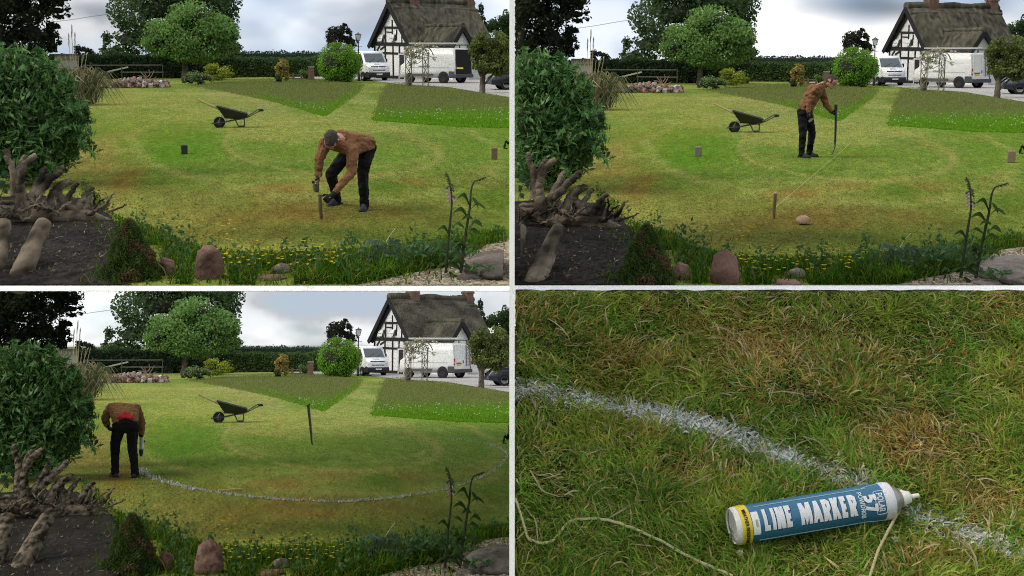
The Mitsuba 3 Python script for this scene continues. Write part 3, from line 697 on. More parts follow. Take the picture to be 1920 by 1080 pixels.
for i, pts in enumerate([[(128, 240), (145, 222), (156, 215), (161, 226), (157, 240)], [(118, 260), (146, 232), (150, 240), (146, 262)], [(110, 285), (136, 268), (140, 285)]]):
    q = bez([_p(a, b, -.3) for a, b in pts], 5); _parts.append(('twig', P(tube(q, .006, 5), 'bark')))
    pl = np.repeat(q[4:], 4, 0) + RS(i).normal(0, .025, (len(q[4:]) * 4, 3)); _parts.append(('leaf_spray', Leaves(pl, 13 * _p.px, 4.5 * _p.px, tones(len(pl), (.04, .075, .03), .3, i), i, .4)))
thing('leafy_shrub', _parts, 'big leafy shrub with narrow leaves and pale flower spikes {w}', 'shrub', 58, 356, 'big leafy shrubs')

# pampas clump
_p = rel(148, 205); r = RS(5); bl, cc = [], []
for i in range(520):
    b = _p(148 + r.normal(0, 13), 200 + r.normal(0, 3), r.normal(0, .5)); a = r.normal(0, .75); h = r.uniform(30, 95) * _p.px; l = r.normal(0, .3)
    q = [b, b + [math.sin(a) * h * .45, l * h * .3, h * .7], b + [math.sin(a) * h * .95, l * h * .8, h * (.75 - .55 * abs(a))]]
    w = r.uniform(.6, 1.4) * _p.px
    bl.append(mesh([q[0] - [w, 0, 0], q[0] + [w, 0, 0], q[1] - [w * .8, 0, 0], q[1] + [w * .8, 0, 0], q[2]], [[0, 1, 3], [0, 3, 2], [2, 3, 4]]))
    cc.append(np.tile(np.array([(.30, .25, .13), (.10, .12, .06), (.38, .33, .2), (.07, .10, .05)][r.choice(4, p=[.34, .26, .18, .22])]) * r.uniform(.7, 1.2), (5, 1)))
_m = cat(bl); _parts = [('blades', mikit.ply(_m, 'leaf', color=np.vstack(cc)))]
for i, (a, b, c, d) in enumerate([(137, 130, 139, 70), (150, 150, 160, 108), (146, 150, 150, 112), (158, 160, 165, 106), (128, 150, 126, 112), (133, 145, 133, 86), (154, 155, 156, 112), (120, 150, 119, 118), (141, 150, 144, 84)]):
    q = np.array([_p(148, 190), _p((a * 2 + 148) / 3, b), _p(c, d)]); q = bez(q, 4)
    _parts.append(('stem', P(tube(q, np.linspace(.9, .45, len(q)) * _p.px, 5), 'matte', (.36, .30, .19))))
for i, (a, b) in enumerate([(139, 66), (133, 82), (144, 80)]):
    q = bez([_p(a, b + 14), _p(a + .5, b), _p(a + 1, b - 12)], 4); _parts.append(('plume', P(tube(q, [.4 * _p.px, 1 * _p.px] + [1.1 * _p.px] * (len(q) - 4) + [.8 * _p.px, .3 * _p.px], 6, .4, i), 'matte', (.30, .27, .22))))
thing('pampas_grass', _parts, 'straw coloured pampas grass clump with tall stems {w}', 'ornamental grass', 148, 205, 'pampas clumps')

# shed, poles, wire
_p = rel(124, 160); w = _p.px
_parts = [('wall', P(box(0, 1.5, 20 * w, 40 * w, 3, 40 * w), 'matte', (.30, .29, .27), jit=.2))]
for i in range(10):
    _parts.append(('plank', P(box((-18.5 + i * 4.1) * w, -.04, 44.5 * w + (i % 3) * .4 * w, 3.7 * w, .05, 9 * w), 'matte', np.array((.22, .19, .15)) * (.8 + .1 * (i * 7 % 5)))))
_parts.append(('roof', P(box(0, 1.5, 50 * w, 42 * w, 3.3, 1.6 * w), 'matte', (.10, .09, .08))))
thing('garden_shed', _parts, 'grey garden shed with planked top behind the pampas grass {w}', 'shed', 124, 160, 'garden sheds')
_p = rel(346, 149)
thing('utility_pole', [('pole', P(tube([_p(346, 149), _p(347, -36)], [2.9 * _p.px, 2.3 * _p.px], 10), 'matte', (.36, .35, .32))), ('cross_arm', P(bar(_p(336, -28), _p(357, -28), .12, .12), 'matte', (.2, .18, .15))), ('insulator', P(lathe([(0, 0), (.06, 0), (.08, .12), (0, .2)], 8).apply_translation(_p(338, -28)), 'gloss', (.4, .4, .38)))],
      'pale utility pole rising out of the big trees {w}', 'utility pole', 346, 149, 'utility poles')
q = bez([_p(339, -26), _p(240, 27), _p(175, 42), _p(100, 53), _p(-60, 72)], 8)
thing('overhead_wire', [('', P(tube(q, .45 * _p.px, 5), 'matte', (.16, .17, .18)))], 'thin overhead wire crossing the sky beside the big trees {w}', 'wire', 346, 149, 'overhead wires')
_p = rel(157, 162)
thing('leaning_plank', [('', P(bar(_p(156, 153), _p(236, 134, .3), 1.8 * _p.px, 2.6 * _p.px), 'matte', (.42, .40, .34), jit=.2))], 'long pale plank leaning out of the pampas grass {w}', 'plank', 157, 162, 'leaning planks')
_p = rel(250, 166)
thing('rail_fence', [('rail', P(bar(_p(160, 130), _p(300, 130), .8 * _p.px, 1.2 * _p.px), 'matte', (.19, .18, .16))), ('rail', P(bar(_p(226, 143), _p(304, 143.5), .8 * _p.px, 1.2 * _p.px), 'matte', (.22, .2, .17)))] + [('post', P(bar(_p(u, 128), _p(u, 166), 1.6 * _p.px, 1.6 * _p.px), 'matte', (.07, .065, .055))) for u in (162, 228, 302)],
      'thin rail fence in front of the tall dark hedge {w}', 'fence', 250, 166, 'rail fences')

# rubble, tarpaulin, boulder, branch
_p = rel(245, 172); r = RS(9); ms, cs = [], []
for i in range(420):
    u = r.uniform(182, 312); top = 6 + 9 * math.exp(-((u - 245) / 34) ** 2) + 3 * r.uniform(); v = 172 - r.uniform(0, 1) ** 1.3 * top + 1.5
    m = trimesh.creation.box(r.uniform(.45, 1.15, 3) * np.array([.24, .17, .13])); m.vertices += r.normal(0, .02, (8, 3))
    m.apply_transform(trimesh.transformations.random_rotation_matrix(r.uniform(size=3))); ms.append(mv(m, *_p(u, v - 1.5, r.normal(0, .8))))
    cs.append(np.tile(np.array([(.30, .17, .13), (.34, .28, .24), (.20, .12, .095), (.44, .40, .37), (.13, .125, .12)][r.choice(5, p=[.34, .2, .2, .12, .14])]) * r.uniform(.7, 1.1), (8, 1)))
RUBBLE = mikit.ply(cat(ms), 'matte', color=np.vstack(cs))
_p = rel(204, 173); m = rock(15 * _p.px, .5, 7 * _p.px, 3, 3, .3)
thing('tarpaulin', [('', P(mv(m, 0, 0, 3 * _p.px), 'matte', (.035, .04, .055), True, .2))], 'dark crumpled tarpaulin on the left of the rubble {w}', 'tarpaulin', 204, 173, 'dark tarpaulins')
_p = rel(303, 167); thing('boulder', [('', P(mv(rock(9 * _p.px, .4, 6 * _p.px, 5, 3, .15), 0, 0, 3 * _p.px), 'matte', (.42, .41, .39), True, .2))], 'pale rounded boulder at the right end of the rubble {w}', 'boulder', 303, 167, 'pale boulders')
_p = rel(276, 171); _parts = []
for i, pts in enumerate([[(278, 171), (276, 158), (270, 144)], [(277, 160), (268, 152), (258, 150)], [(277, 158), (284, 148), (288, 140)], [(276, 152), (280, 146), (278, 138)], [(276, 162), (286, 156), (292, 152)], [(275, 156), (266, 146), (262, 142)]]):
    q = bez([_p(*a) for a in pts], 4); _parts.append(('branch', P(tube(q, np.linspace(1.2, .5, len(q)) * _p.px, 5), 'matte', (.24, .16, .12))))
thing('dead_branch', _parts, 'dead brown branch standing in the rubble {w}', 'branch', 276, 171, 'dead branches')

# field gate and brick gatepost
_p = rel(556, 157); _parts = [('rail', P(bar(_p(534, v), _p(578, v), .1, 1.6 * _p.px), 'matte', (.16, .11, .085), jit=.2)) for v in (148, 151.5, 155)] + [('post', P(bar(_p(u, 145), _p(u, 158), .14, .14), 'matte', (.13, .1, .08))) for u in (534, 548, 563, 577)]
thing('field_gate', _parts, 'low brown timber gate below the field hedge {w}', 'gate', 556, 157, 'timber gates')
_p = rel(582, 159); w = _p.px; _parts = []
for i in range(9):
    _parts.append(('course', P(box((i % 2 - .5) * .3 * w, 0, (1.35 + i * 2.75) * w, 11 * w, 11 * w, 2.5 * w, .2 * w), 'brick', smooth=False)))
_parts += [('cap', P(box(0, 0, 25.4 * w, 12.4 * w, 12.4 * w, 1.6 * w), 'matte', (.34, .28, .22)))]
thing('gatepost', _parts, 'square brick gatepost left of the clipped round bush {w}', 'gatepost', 582, 159, 'brick gateposts')

# street lamp
_p = rel(671, 160); w = _p.px; z = lambda v: float(_p(671, v)[2]); bk = (.022, .023, .025)
_parts = [('post', P(lathe([(0, 0), (2.6 * w, 0), (2.4 * w, 4 * w), (1.9 * w, 16 * w), (1.2 * w, 20 * w), (1.0 * w, z(88)), (1.7 * w, z(87)), (.9 * w, z(85)), (0, z(85))], 12), 'paint', bk, 30)),
          ('ladder_bar', P(bar(_p(665, 95), _p(678, 95), .9 * w, .9 * w), 'paint', bk)),
          ('lantern', P(cat([bar(np.array([a * 2.6 * w, b * 2.6 * w, z(84)]), np.array([a * 5.4 * w, b * 5.4 * w, z(73)]), .7 * w, .7 * w) for a in (-1, 1) for b in (-1, 1)] + [box(0, 0, z(84), 5.8 * w, 5.8 * w, .9 * w), box(0, 0, z(73), 11.6 * w, 11.6 * w, .9 * w)]), 'paint', bk)),
          ('lantern__pane', P(mesh([[-2.5 * w, -2.5 * w, z(84)], [2.5 * w, -2.5 * w, z(84)], [5.2 * w, -5.2 * w, z(73.4)], [-5.2 * w, -5.2 * w, z(73.4)], [-2.5 * w, 2.5 * w, z(84)], [2.5 * w, 2.5 * w, z(84)], [5.2 * w, 5.2 * w, z(73.4)], [-5.2 * w, 5.2 * w, z(73.4)]], [[0, 1, 2], [0, 2, 3], [4, 6, 5], [4, 7, 6], [0, 3, 7], [0, 7, 4], [1, 5, 6], [1, 6, 2]]), 'matte', (.62, .64, .64))),
          ('lantern__hood', P(mv(lathe([(0, 5.2 * w), (.6 * w, 4.6 * w), (.8 * w, 3 * w), (4 * w, 1.6 * w), (7.2 * w, 0), (0, 0)], 8), 0, 0, z(73)), 'paint', bk))]
thing('street_lamp', _parts, 'black old fashioned lamp post with glazed lantern {w}', 'lamp post', 671, 160, 'old lamp posts')

# rose arch
_p = rel(776, 172); w = _p.px; _parts = []; ac = (.20, .19, .14)
for du, dy in ((-17, 0), (-6, .9), (15, 0), (25, .9)):
    _parts.append(('post', P(bar(_p(776 + du, 173, dy), _p(776 + du, 108, dy), 1.9 * w, 1.9 * w), 'matte', ac, jit=.3)))
for a, b in ((-17, -6), (15, 25)):
    for i, v in enumerate((164, 148, 132, 116)):
        _parts.append(('lattice_bar', P(bar(_p(776 + a, v), _p(776 + b, v - 1, .9), 1.1 * w, 1.1 * w), 'matte', ac)))
        if i < 3:
            _parts.append(('lattice_bar', P(bar(_p(776 + a, v), _p(776 + b, v - 16, .9), .9 * w, .9 * w), 'matte', ac))); _parts.append(('lattice_bar', P(bar(_p(776 + a, v - 16), _p(776 + b, v, .9), .9 * w, .9 * w), 'matte', ac)))
q = bez([_p(757, 112), _p(762, 100), _p(777, 95), _p(794, 99), _p(802, 112)], 5)
_parts += [('arch_rail', P(tube(q, 1.1 * w, 6), 'matte', ac)), ('arch_rail', P(tube(q + [.3, .9, .0], 1.1 * w, 6), 'matte', ac))]
pt, gr = crown(_p, [(778, 102, 24, 7), (768, 110, 12, 8), (790, 110, 13, 9), (772, 122, 10, 8), (788, 92, 14, 4), (812, 118, 6, 3), (815, 96, 8, 3)], 700, 41, 9)
_parts.append(('foliage', Leaves(pt, 4.5 * w, 2.4 * w, tones(len(pt), (.20, .20, .13), .4, 41, (.40, .40, .32), .25, gr), 41)))
for i, pts in enumerate([[(770, 104), (772, 120), (778, 128), (790, 122)], [(764, 106), (768, 128), (764, 150)], [(792, 104), (796, 128), (792, 160)], [(796, 100), (808, 92), (818, 98)], [(790, 110), (806, 114), (816, 120)]]):
    _parts.append(('rose_stem', P(tube(bez([_p(a, b, .3) for a, b in pts], 4), .6 * w, 5), 'matte', (.14, .13, .1))))
thing('rose_arch', _parts, 'weathered trellis arch with a withered climbing rose {w}', 'trellis arch', 776, 172, 'trellis arches')
_p = rel(764, 171); thing('tree_stump', [('', P(tube([[0, 0, 0], [0.02, 0, 11 * w], [0, 0, 24 * w]], [5.2 * w, 4.6 * w, 4.8 * w], 10, .1, 2), 'bark', smooth=40))], 'short stump standing under the trellis arch {w}', 'stump', 764, 171, 'stumps under the arches')

# ------------------------------------------------------------------ cottage
PH = math.radians(35); ca, sa = math.cos(PH), math.sin(PH)
CW, CL, EAVE, APEX = 4.45, 7.3, 2.65, 5.45
A_, W_, N_ = np.array([ca, sa, 0]), np.array([-sa, ca, 0]), np.array([sa, -ca, 0])   # along the ridge, across to the far eave, out of the front wall
FRAME = np.eye(4); FRAME[:3, 0], FRAME[:3, 1] = A_, W_                                   # x along the ridge, y across, z up; origin = near gable corner
BK = (.02, .021, .024)


def hb(m):
    return xf(m, FRAME)


def gq(u, v):
    """A spot on the gable as seen from the lawn: (across, height)."""
    s = (766 - u) / 15.6; return s, (157 - v) / 26.0 * (1 + .012 * s) - .05


def gbeam(a, b, w, d=.05, h=None):
    (s0, z0), (s1, z1) = gq(*a), gq(*b)
    return hb(bar((-d / 2, s0, z0), (-d / 2, s1, z1), d, w, up=(0, 0.01, 1) if abs(z1 - z0) < 2 * abs(s1 - s0) else (0, 1, 0)))


def thatch_slab(poly, th, seed):
    """A thick thatch slope: poly is four corners (3D), thickened along its normal with rounded, uneven faces."""
    a, b, c, d = [np.asarray(x, float) for x in poly]; n = np.cross(b - a, d - a); n /= np.linalg.norm(n)
    k, l = 26, 18; S, Tt = np.meshgrid(np.linspace(0, 1, k), np.linspace(0, 1, l), indexing='ij'); S, Tt = S[..., None], Tt[..., None]
    base = a * (1 - S) * (1 - Tt) + b * S * (1 - Tt) + c * S * Tt + d * (1 - S) * Tt
    edge = np.minimum(np.minimum(S, 1 - S) * 6, np.minimum(Tt, 1 - Tt) * 6).clip(0, 1)
    nz = meshkit.fbm(base.reshape(-1, 3) * 1.3 + seed, 4, seed).reshape(k, l, 1) - .5
    top = base + n * (th * (.55 + .45 * np.sqrt(edge)) + nz * .16)
    v = np.vstack([top.reshape(-1, 3), base.reshape(-1, 3)]); i, j = np.meshgrid(np.arange(k - 1), np.arange(l - 1), indexing='ij')
    q = np.stack([i * l + j, (i + 1) * l + j, (i + 1) * l + j + 1, i * l + j + 1], -1).reshape(-1, 4); o = k * l
    f = [q[:, [0, 1, 2]], q[:, [0, 2, 3]], q[:, [0, 2, 1]] + o, q[:, [0, 3, 2]] + o]
    ring = [i * l for i in range(k)] + [(k - 1) * l + j for j in range(1, l)] + [i * l + l - 1 for i in range(k - 2, -1, -1)] + [j for j in range(l - 2, 0, -1)]
    r = np.array(ring); r2 = np.roll(r, -1); f += [np.stack([r, r2 + o, r2], 1), np.stack([r, r + o, r2 + o], 1)]
    return mesh(v, np.vstack(f))


OV = .30    # eaves and verge overhang
zr = APEX + .12; ze = EAVE - .33; hw = CW / 2 + .42
slope_f = [(-OV, -.42, ze), (CL + OV, -.42, ze), (CL + OV, CW / 2, zr), (-OV, CW / 2, zr)]
slope_b = [(CL + OV, CW + .42, ze), (-OV, CW + .42, ze), (-OV, CW / 2, zr), (CL + OV, CW / 2, zr)]
gable = Polygon([(0, 0), (CW, 0), (CW, EAVE), (CW / 2, APEX), (0, EAVE)])
gw = trimesh.creation.extrude_polygon(gable, .2); gv_ = np.array(gw.vertices); gw.vertices = np.stack([gv_[:, 2], gv_[:, 0], gv_[:, 1]], 1)
_parts = [('gable_wall', P(hb(gw), 'plaster')), ('front_wall', P(hb(box(CL / 2, .1, EAVE / 2, CL - .41, .2, EAVE)), 'plaster')), ('back_wall', P(hb(box(CL / 2, CW - .1, EAVE / 2, CL - .41, .2, EAVE)), 'plaster')),
          ('gable_wall', P(hb(mv(gw, CL - .2)), 'plaster')),
          ('roof', P(hb(thatch_slab(slope_f, .30, 3)), 'thatch', smooth=40)), ('roof', P(hb(thatch_slab(slope_b, .30, 4)), 'thatch', smooth=40))]
q = np.array([(x, CW / 2, zr + .12 + .05 * math.sin(x * 2.1)) for x in np.linspace(-OV - .02, CL + OV + .02, 26)])
_parts.append(('ridge_roll', P(hb(tube(q, .30, 10, .12, 4)), 'thatch', smooth=50)))
pt = np.array([(x, CW / 2 - .55, zr - .42) for x in np.linspace(-OV, CL + OV, 26)]); _parts.append(('ridge_roll', P(hb(tube(pt, .16, 8, .2, 5)), 'thatch', smooth=50)))
for y0, y1 in ((-.46, CW / 2 + .04), (CW + .46, CW / 2 - .04)):
    _parts.append(('bargeboard', P(hb(bar((-OV - .04, y0, ze + .03), (-OV - .04, y1, zr + .02), .09, .34, up=(1, 0, 0)) if False else bar((-OV - .03, y0, ze), (-OV - .03, y1, zr - .05), .32, .08, up=(1, 0, 0))), 'matte', BK)))
    _parts.append(('verge_beam', P(hb(bar((-.09, y0 * .93 + .18, ze + .02), (-.09, y1, zr - .46), .20, .12, up=(1, 0, 0))), 'matte', BK)))
for a, b, w in [((690, 92), (764, 90), .20), ((717, 61), (748, 60), .13), ((719, 63), (719, 89), .11), ((733, 26), (733, 38), .08), ((733, 46), (733, 60), .09), ((733, 62), (733, 77), .07), ((742, 64), (741, 84), .07), ((752, 70), (752, 88), .08), ((742, 70), (738, 85), .09), ((718, 74), (713, 88), .09), ((721, 69), (732, 69), .07),
                ((696, 95), (696, 150), .12), ((718, 94), (718, 150), .11), ((734, 94), (734, 152), .10), ((747, 94), (746, 152), .10), ((763, 94), (763, 152), .12), ((698, 108), (764, 108), .12), ((756, 93), (764, 104), .10), ((701, 104), (707, 95), .10), ((708, 102), (717, 96), .10), ((690, 152), (764, 152), .16)]:
    _parts.append(('beam', P(gbeam(a, b, w * 1.3), 'matte', BK)))
for a, b, c, d in [(706, 74, 716, 86), (731, 73, 739, 85)]:      # little casements standing open
    (s0, z0), (s1, z1) = gq(a, d), gq(c, b)
    _parts += [('window', P(hb(box(-.04, (s0 + s1) / 2, (z0 + z1) / 2, .05, abs(s0 - s1), z1 - z0)), 'matte', (.10, .11, .12))), ('window__sash', P(hb(bar((-.20, (s0 + s1) / 2 + .04, z0), (-.05, (s0 + s1) / 2 + .04, z1), abs(s0 - s1) * .9, .04, up=(1, 0, 0))), 'matte', (.72, .72, .72))),
               ('window__glazing_bar', P(hb(bar((-.235, (s0 + s1) / 2 + .3, z0 + .2), (-.235, (s0 + s1) / 2 - .2, z0 + .2), .03, .03)), 'matte', (.3, .3, .3)))]
(s0, z0), (s1, z1) = gq(758, 150), gq(747, 110)
_parts += [('door', P(hb(box(-.02, (s0 + s1) / 2, z1 / 2 + .02, .06, abs(s1 - s0), z1)), 'paint', (.018, .02, .022))), ('door__frame', P(hb(cat([box(-.05, s0, z1 / 2, .08, .08, z1), box(-.05, s1, z1 / 2, .08, .08, z1), box(-.05, (s0 + s1) / 2, z1 + .04, .08, abs(s1 - s0) + .16, .08)])), 'matte', (.68, .68, .67)))]
# the porch wing that runs out of the front slope
PW, PZ, PE, PT = .72, 3.62, 2.62, 1.25 + .72      # half width, ridge, eave, place along the house
yb, yf = CW / 2 - 1.5, -3.55
prof = Polygon([(PT - PW, 0), (PT + PW, 0), (PT + PW, PE), (PT, PZ), (PT - PW, PE)])
pw = trimesh.creation.extrude_polygon(prof, .15); pv = np.array(pw.vertices); pw.vertices = np.stack([pv[:, 0], pv[:, 2] + yf, pv[:, 1]], 1)
_parts += [('porch', P(hb(pw), 'plaster')), ('porch__side_wall', P(hb(box(PT - PW + .06, (yf - .05) / 2, PE / 2, .12, -yf - .35, PE)), 'plaster')), ('porch__side_wall', P(hb(box(PT + PW - .06, (yf - .05) / 2, PE / 2, .12, -yf - .35, PE)), 'plaster')),
           ('porch__roof', P(hb(thatch_slab([(PT - PW - .3, yf - .3, PE - .3), (PT - PW - .3, yb, PE - .3), (PT, yb, PZ + .1), (PT, yf - .3, PZ + .1)][::-1], .24, 6)), 'thatch', smooth=40)),
           ('porch__roof', P(hb(thatch_slab([(PT + PW + .3, yb, PE - .3), (PT + PW + .3, yf - .3, PE - .3), (PT, yf - .3, PZ + .1), (PT, yb, PZ + .1)][::-1], .24, 7)), 'thatch', smooth=40)),
           ('porch__ridge_roll', P(hb(tube([(PT, y, PZ + .22) for y in np.linspace(yb, yf - .32, 12)], .2, 9, .12, 6)), 'thatch', smooth=50)),
           ('porch__bargeboard', P(hb(bar((PT - PW - .32, yf - .32, PE - .36), (PT, yf - .32, PZ + .06), .06, .30, up=(0, 1, 0)) if False else bar((PT - PW - .32, yf - .32, PE - .36), (PT, yf - .32, PZ + .06), .30, .06, up=(0, 1, 0))), 'matte', BK)),
           ('porch__bargeboard', P(hb(bar((PT + PW + .32, yf - .32, PE - .36), (PT, yf - .32, PZ + .06), .30, .06, up=(0, 1, 0))), 'matte', BK))]


def chimney(x, z0, z1, w, pots, seed):
    out = []; n = int((z1 - z0) / .17)
    for i in range(n):
        zz = z0 + (i + .5) * .17; ww = w + (.12 if i >= n - 2 else 0)
        for b in range(4):
            for s in (0, 1):
                o = (s - .5) * ww * .5 * (1 if i % 2 else 1.0)
                cx, cy = ((o, -ww / 2 + .055), (o, ww / 2 - .055), (-ww / 2 + .055, o), (ww / 2 - .055, o))[b]
                sx, sy = ((ww / 2 - .02, .11) if b < 2 else (.11, ww / 2 - .02 - .11 * (1)))
                out.append(box(x + cx, CW / 2 + cy, zz, sx, sy, .15))
    core = box(x, CW / 2, (z0 + z1) / 2, w * .9, w * .9, z1 - z0 - .05)
    return cat(out + [core])


for x, z1, w, nm in ((1.85, 7.6, .82, 0), (CL - .15, 6.5, .66, 1)):
    _parts.append(('chimney', P(hb(chimney(x, zr - .3, z1, w, 0, nm)), 'brick')))
    _parts.append(('chimney__pot', P(hb(mv(lathe([(.13, 0), (.15, .06), (.12, .1), (.11, .38), (.14, .42), (.09, .42), (.09, 0)], 10), x, CW / 2, z1 - .02)), 'brick')))
for i in range(9):
    a = RS(i).uniform(-.5, .5); _parts.append(('chimney__stain', P(hb(bar((1.7 + a, CW / 2 - .45, zr - .02), (1.75 + a * 1.6, CW / 2 - .9 - .3 * abs(a), zr - .52), .05, .03)), 'matte', (.34, .33, .30)))) if False else None
thing('thatched_cottage', _parts, 'black and white timbered cottage with steep thatched roof {w}', 'cottage', 766, 157, 'thatched cottages')
_p = rel(948, 150); thing('outbuilding', [('wall', P(box(.6, 1.5, 1.1, 2.6, 2.5, 2.2), 'brick')), ('roof', P(prism([(-1.0, 2.2), (2.2, 2.2), (2.0, 3.0), (-.8, 3.0)], 3.2).apply_translation((0, 1.5, 0)), 'thatch'))], 'low outbuilding roof behind the small tree {w}', 'outbuilding', 948, 150, 'outbuildings')

# ------------------------------------------------------------------ vehicles: x forward, y to its left, z up
WHITE, DARK, GLASS = (.74, .76, .79), (.028, .03, .034), (.06, .085, .10)


def shell(poly, w, tumble=.07, z0=1.1, nose=None):
    m = prism(poly, w); m = m.subdivide(); v = np.array(m.vertices)
    f = 1 - tumble * np.clip((v[:, 2] - z0) / 1.0, 0, 1.3)
    if nose is not None:
        f = f * (1 - nose[1] * np.clip((v[:, 0] - nose[0]) / nose[2], 0, 1) ** 2)
    v[:, 1] *= f; m.vertices = v; return m


def wheel(x, y, r, w, out):
    s = 1 if out > 0 else -1
    ty = lathe([(r * .6, -w / 2), (r * .92, -w / 2), (r, -w * .3), (r, w * .3), (r * .92, w / 2), (r * .6, w / 2)], 22)
    rim = lathe([(0, w * .1), (r * .25, w * .2), (r * .3, w * .1), (r * .55, w * .28), (r * .62, w * .42), (r * .62, -w * .3), (0, -w * .3)], 18)
    R = rotx(-math.pi / 2 * s)
    return [('wheel', P(mv(xf(ty, R), x, y, r), 'matte', (.018, .018, .02))), ('wheel__rim', P(mv(xf(rim, R), x, y, r), 'metal', (.20, .205, .21)))]


def slab(p0, p1, y0, y1, th=.02, n_out=1):
    """A pane on a sloping face between (x, z) p0 and p1, from y0 to y1, th proud of it."""
    (xa, za), (xb, zb) = p0, p1; n = np.array([zb - za, -(xb - xa)]); n /= np.linalg.norm(n); n *= n_out
    v = [(xa, y0[0], za), (xa, y0[1], za), (xb, y1[1], zb), (xb, y1[0], zb)]
    v = np.array(v + [(x + n[0] * th, y, z + n[1] * th) for x, y, z in v])
    return mesh(v, [[0, 1, 2], [0, 2, 3], [4, 6, 5], [4, 7, 6], [0, 5, 1], [0, 4, 5], [1, 6, 2], [1, 5, 6], [2, 7, 3], [2, 6, 7], [3, 4, 0], [3, 7, 4]])


# the van that faces the lawn
L, Wd = 4.6, 1.78; hl = L / 2
body = shell([(-hl, .30), (-hl, 1.95), (-hl + .08, 2.06), (.75, 2.10), (1.0, 2.04), (1.15, 1.96), (1.74, 1.24), (2.10, 1.10), (2.24, .92), (2.30, .6), (2.28, .30)], Wd, .06, 1.0, (1.2, .12, 1.1))
V1 = [('body', P(body, 'paint', WHITE, 30)),
      ('windscreen', P(slab((1.19, 1.915), (1.70, 1.29), (-.70, .70), (-.76, .76), .012, -1), 'gloss', GLASS)), ('windscreen__wiper', P(cat([bar((1.70, -.5, 1.33), (1.50, .05, 1.56), .02, .02), bar((1.70, .15, 1.33), (1.52, .6, 1.54), .02, .02)]), 'matte', DARK)),
      ('bumper', P(shell([(1.66, .26), (1.66, .50), (2.10, .66), (2.33, .60), (2.37, .45), (2.34, .24)], Wd + .03, 0, 9, (1.2, .10, 1.1)), 'matte', DARK)),
      ('grille', P(slab((2.262, .70), (2.155, 1.03), (-.46, .46), (-.56, .56), .03, 1), 'paint', DARK)), ('emblem', P(mesh(np.array([(2.27, 0, .78), (2.24, .08, .89), (2.20, 0, 1.0), (2.24, -.08, .89)] + [(2.30, 0, .79), (2.27, .07, .89), (2.23, 0, .99), (2.27, -.07, .89)]), [[4, 5, 6], [4, 6, 7], [0, 1, 5], [0, 5, 4], [1, 2, 6], [1, 6, 5], [2, 3, 7], [2, 7, 6], [3, 0, 4], [3, 4, 7]]), 'metal', (.75, .76, .77))),
      ('number_plate', P(box(2.385, 0, .47, .02, .44, .11), 'matte', (.62, .62, .60)))]
for z in (.76, .84, .92):
    V1.append(('grille__slat', P(box(2.29 - (z - .7) * .33, 0, z, .03, .86, .022), 'metal', (.5, .51, .52))))
for s in (-1, 1):
    V1 += [('headlight', P(mesh([(2.20, s * .52, .80), (2.20, s * .56, 1.0), (1.93, s * .76, 1.12), (1.97, s * .80, .84)], [[0, 1, 2], [0, 2, 3]]), 'gloss', (.50, .53, .56))),
           ('mirror', P(box(1.36, s * 1.0, 1.42, .10, .14, .26, .03), 'matte', DARK)), ('side_window', P(mesh([(1.56, s * .84, 1.30), (1.10, s * .84, 1.88), (.62, s * .845, 1.88), (.62, s * .885, 1.24), (1.2, s * .885, 1.22)], [[0, 1, 2], [0, 2, 3], [0, 3, 4]]).apply_translation((0, s * .015, 0)), 'gloss', (.025, .03, .035))),
           ('side_strip', P(box(-.45, s * (Wd / 2 + .01), .52, 2.6, .03, .16), 'matte', (.09, .09, .095)))] + wheel(1.45, s * .80, .32, .24, s) + wheel(-1.4, s * .80, .32, .24, s)
# two short dark lines of print on the bonnet
for x, w in ((1.985, .50), (1.91, .42)):
    V1.append(('bonnet_lettering', P(cat([bar((x, -w / 2 + i * w / 7, 1.21 - (x - 1.74) * .39 + .055), (x, -w / 2 + i * w / 7 + w / 9, 1.21 - (x - 1.74) * .39 + .055), .035, .01) for i in range(7)]), 'matte', (.05, .06, .1))))
V1.append(('door_handle', P(box(.62, -Wd / 2 - .0, .98, .16, .05, .05), 'matte', DARK)))
thing('van', V1, 'white van facing the lawn with dark bumper and grille {w}', 'van', 684, 158.6, 'white vans facing the lawn', extra=rotz(math.radians(-66)) @ scl(.98))


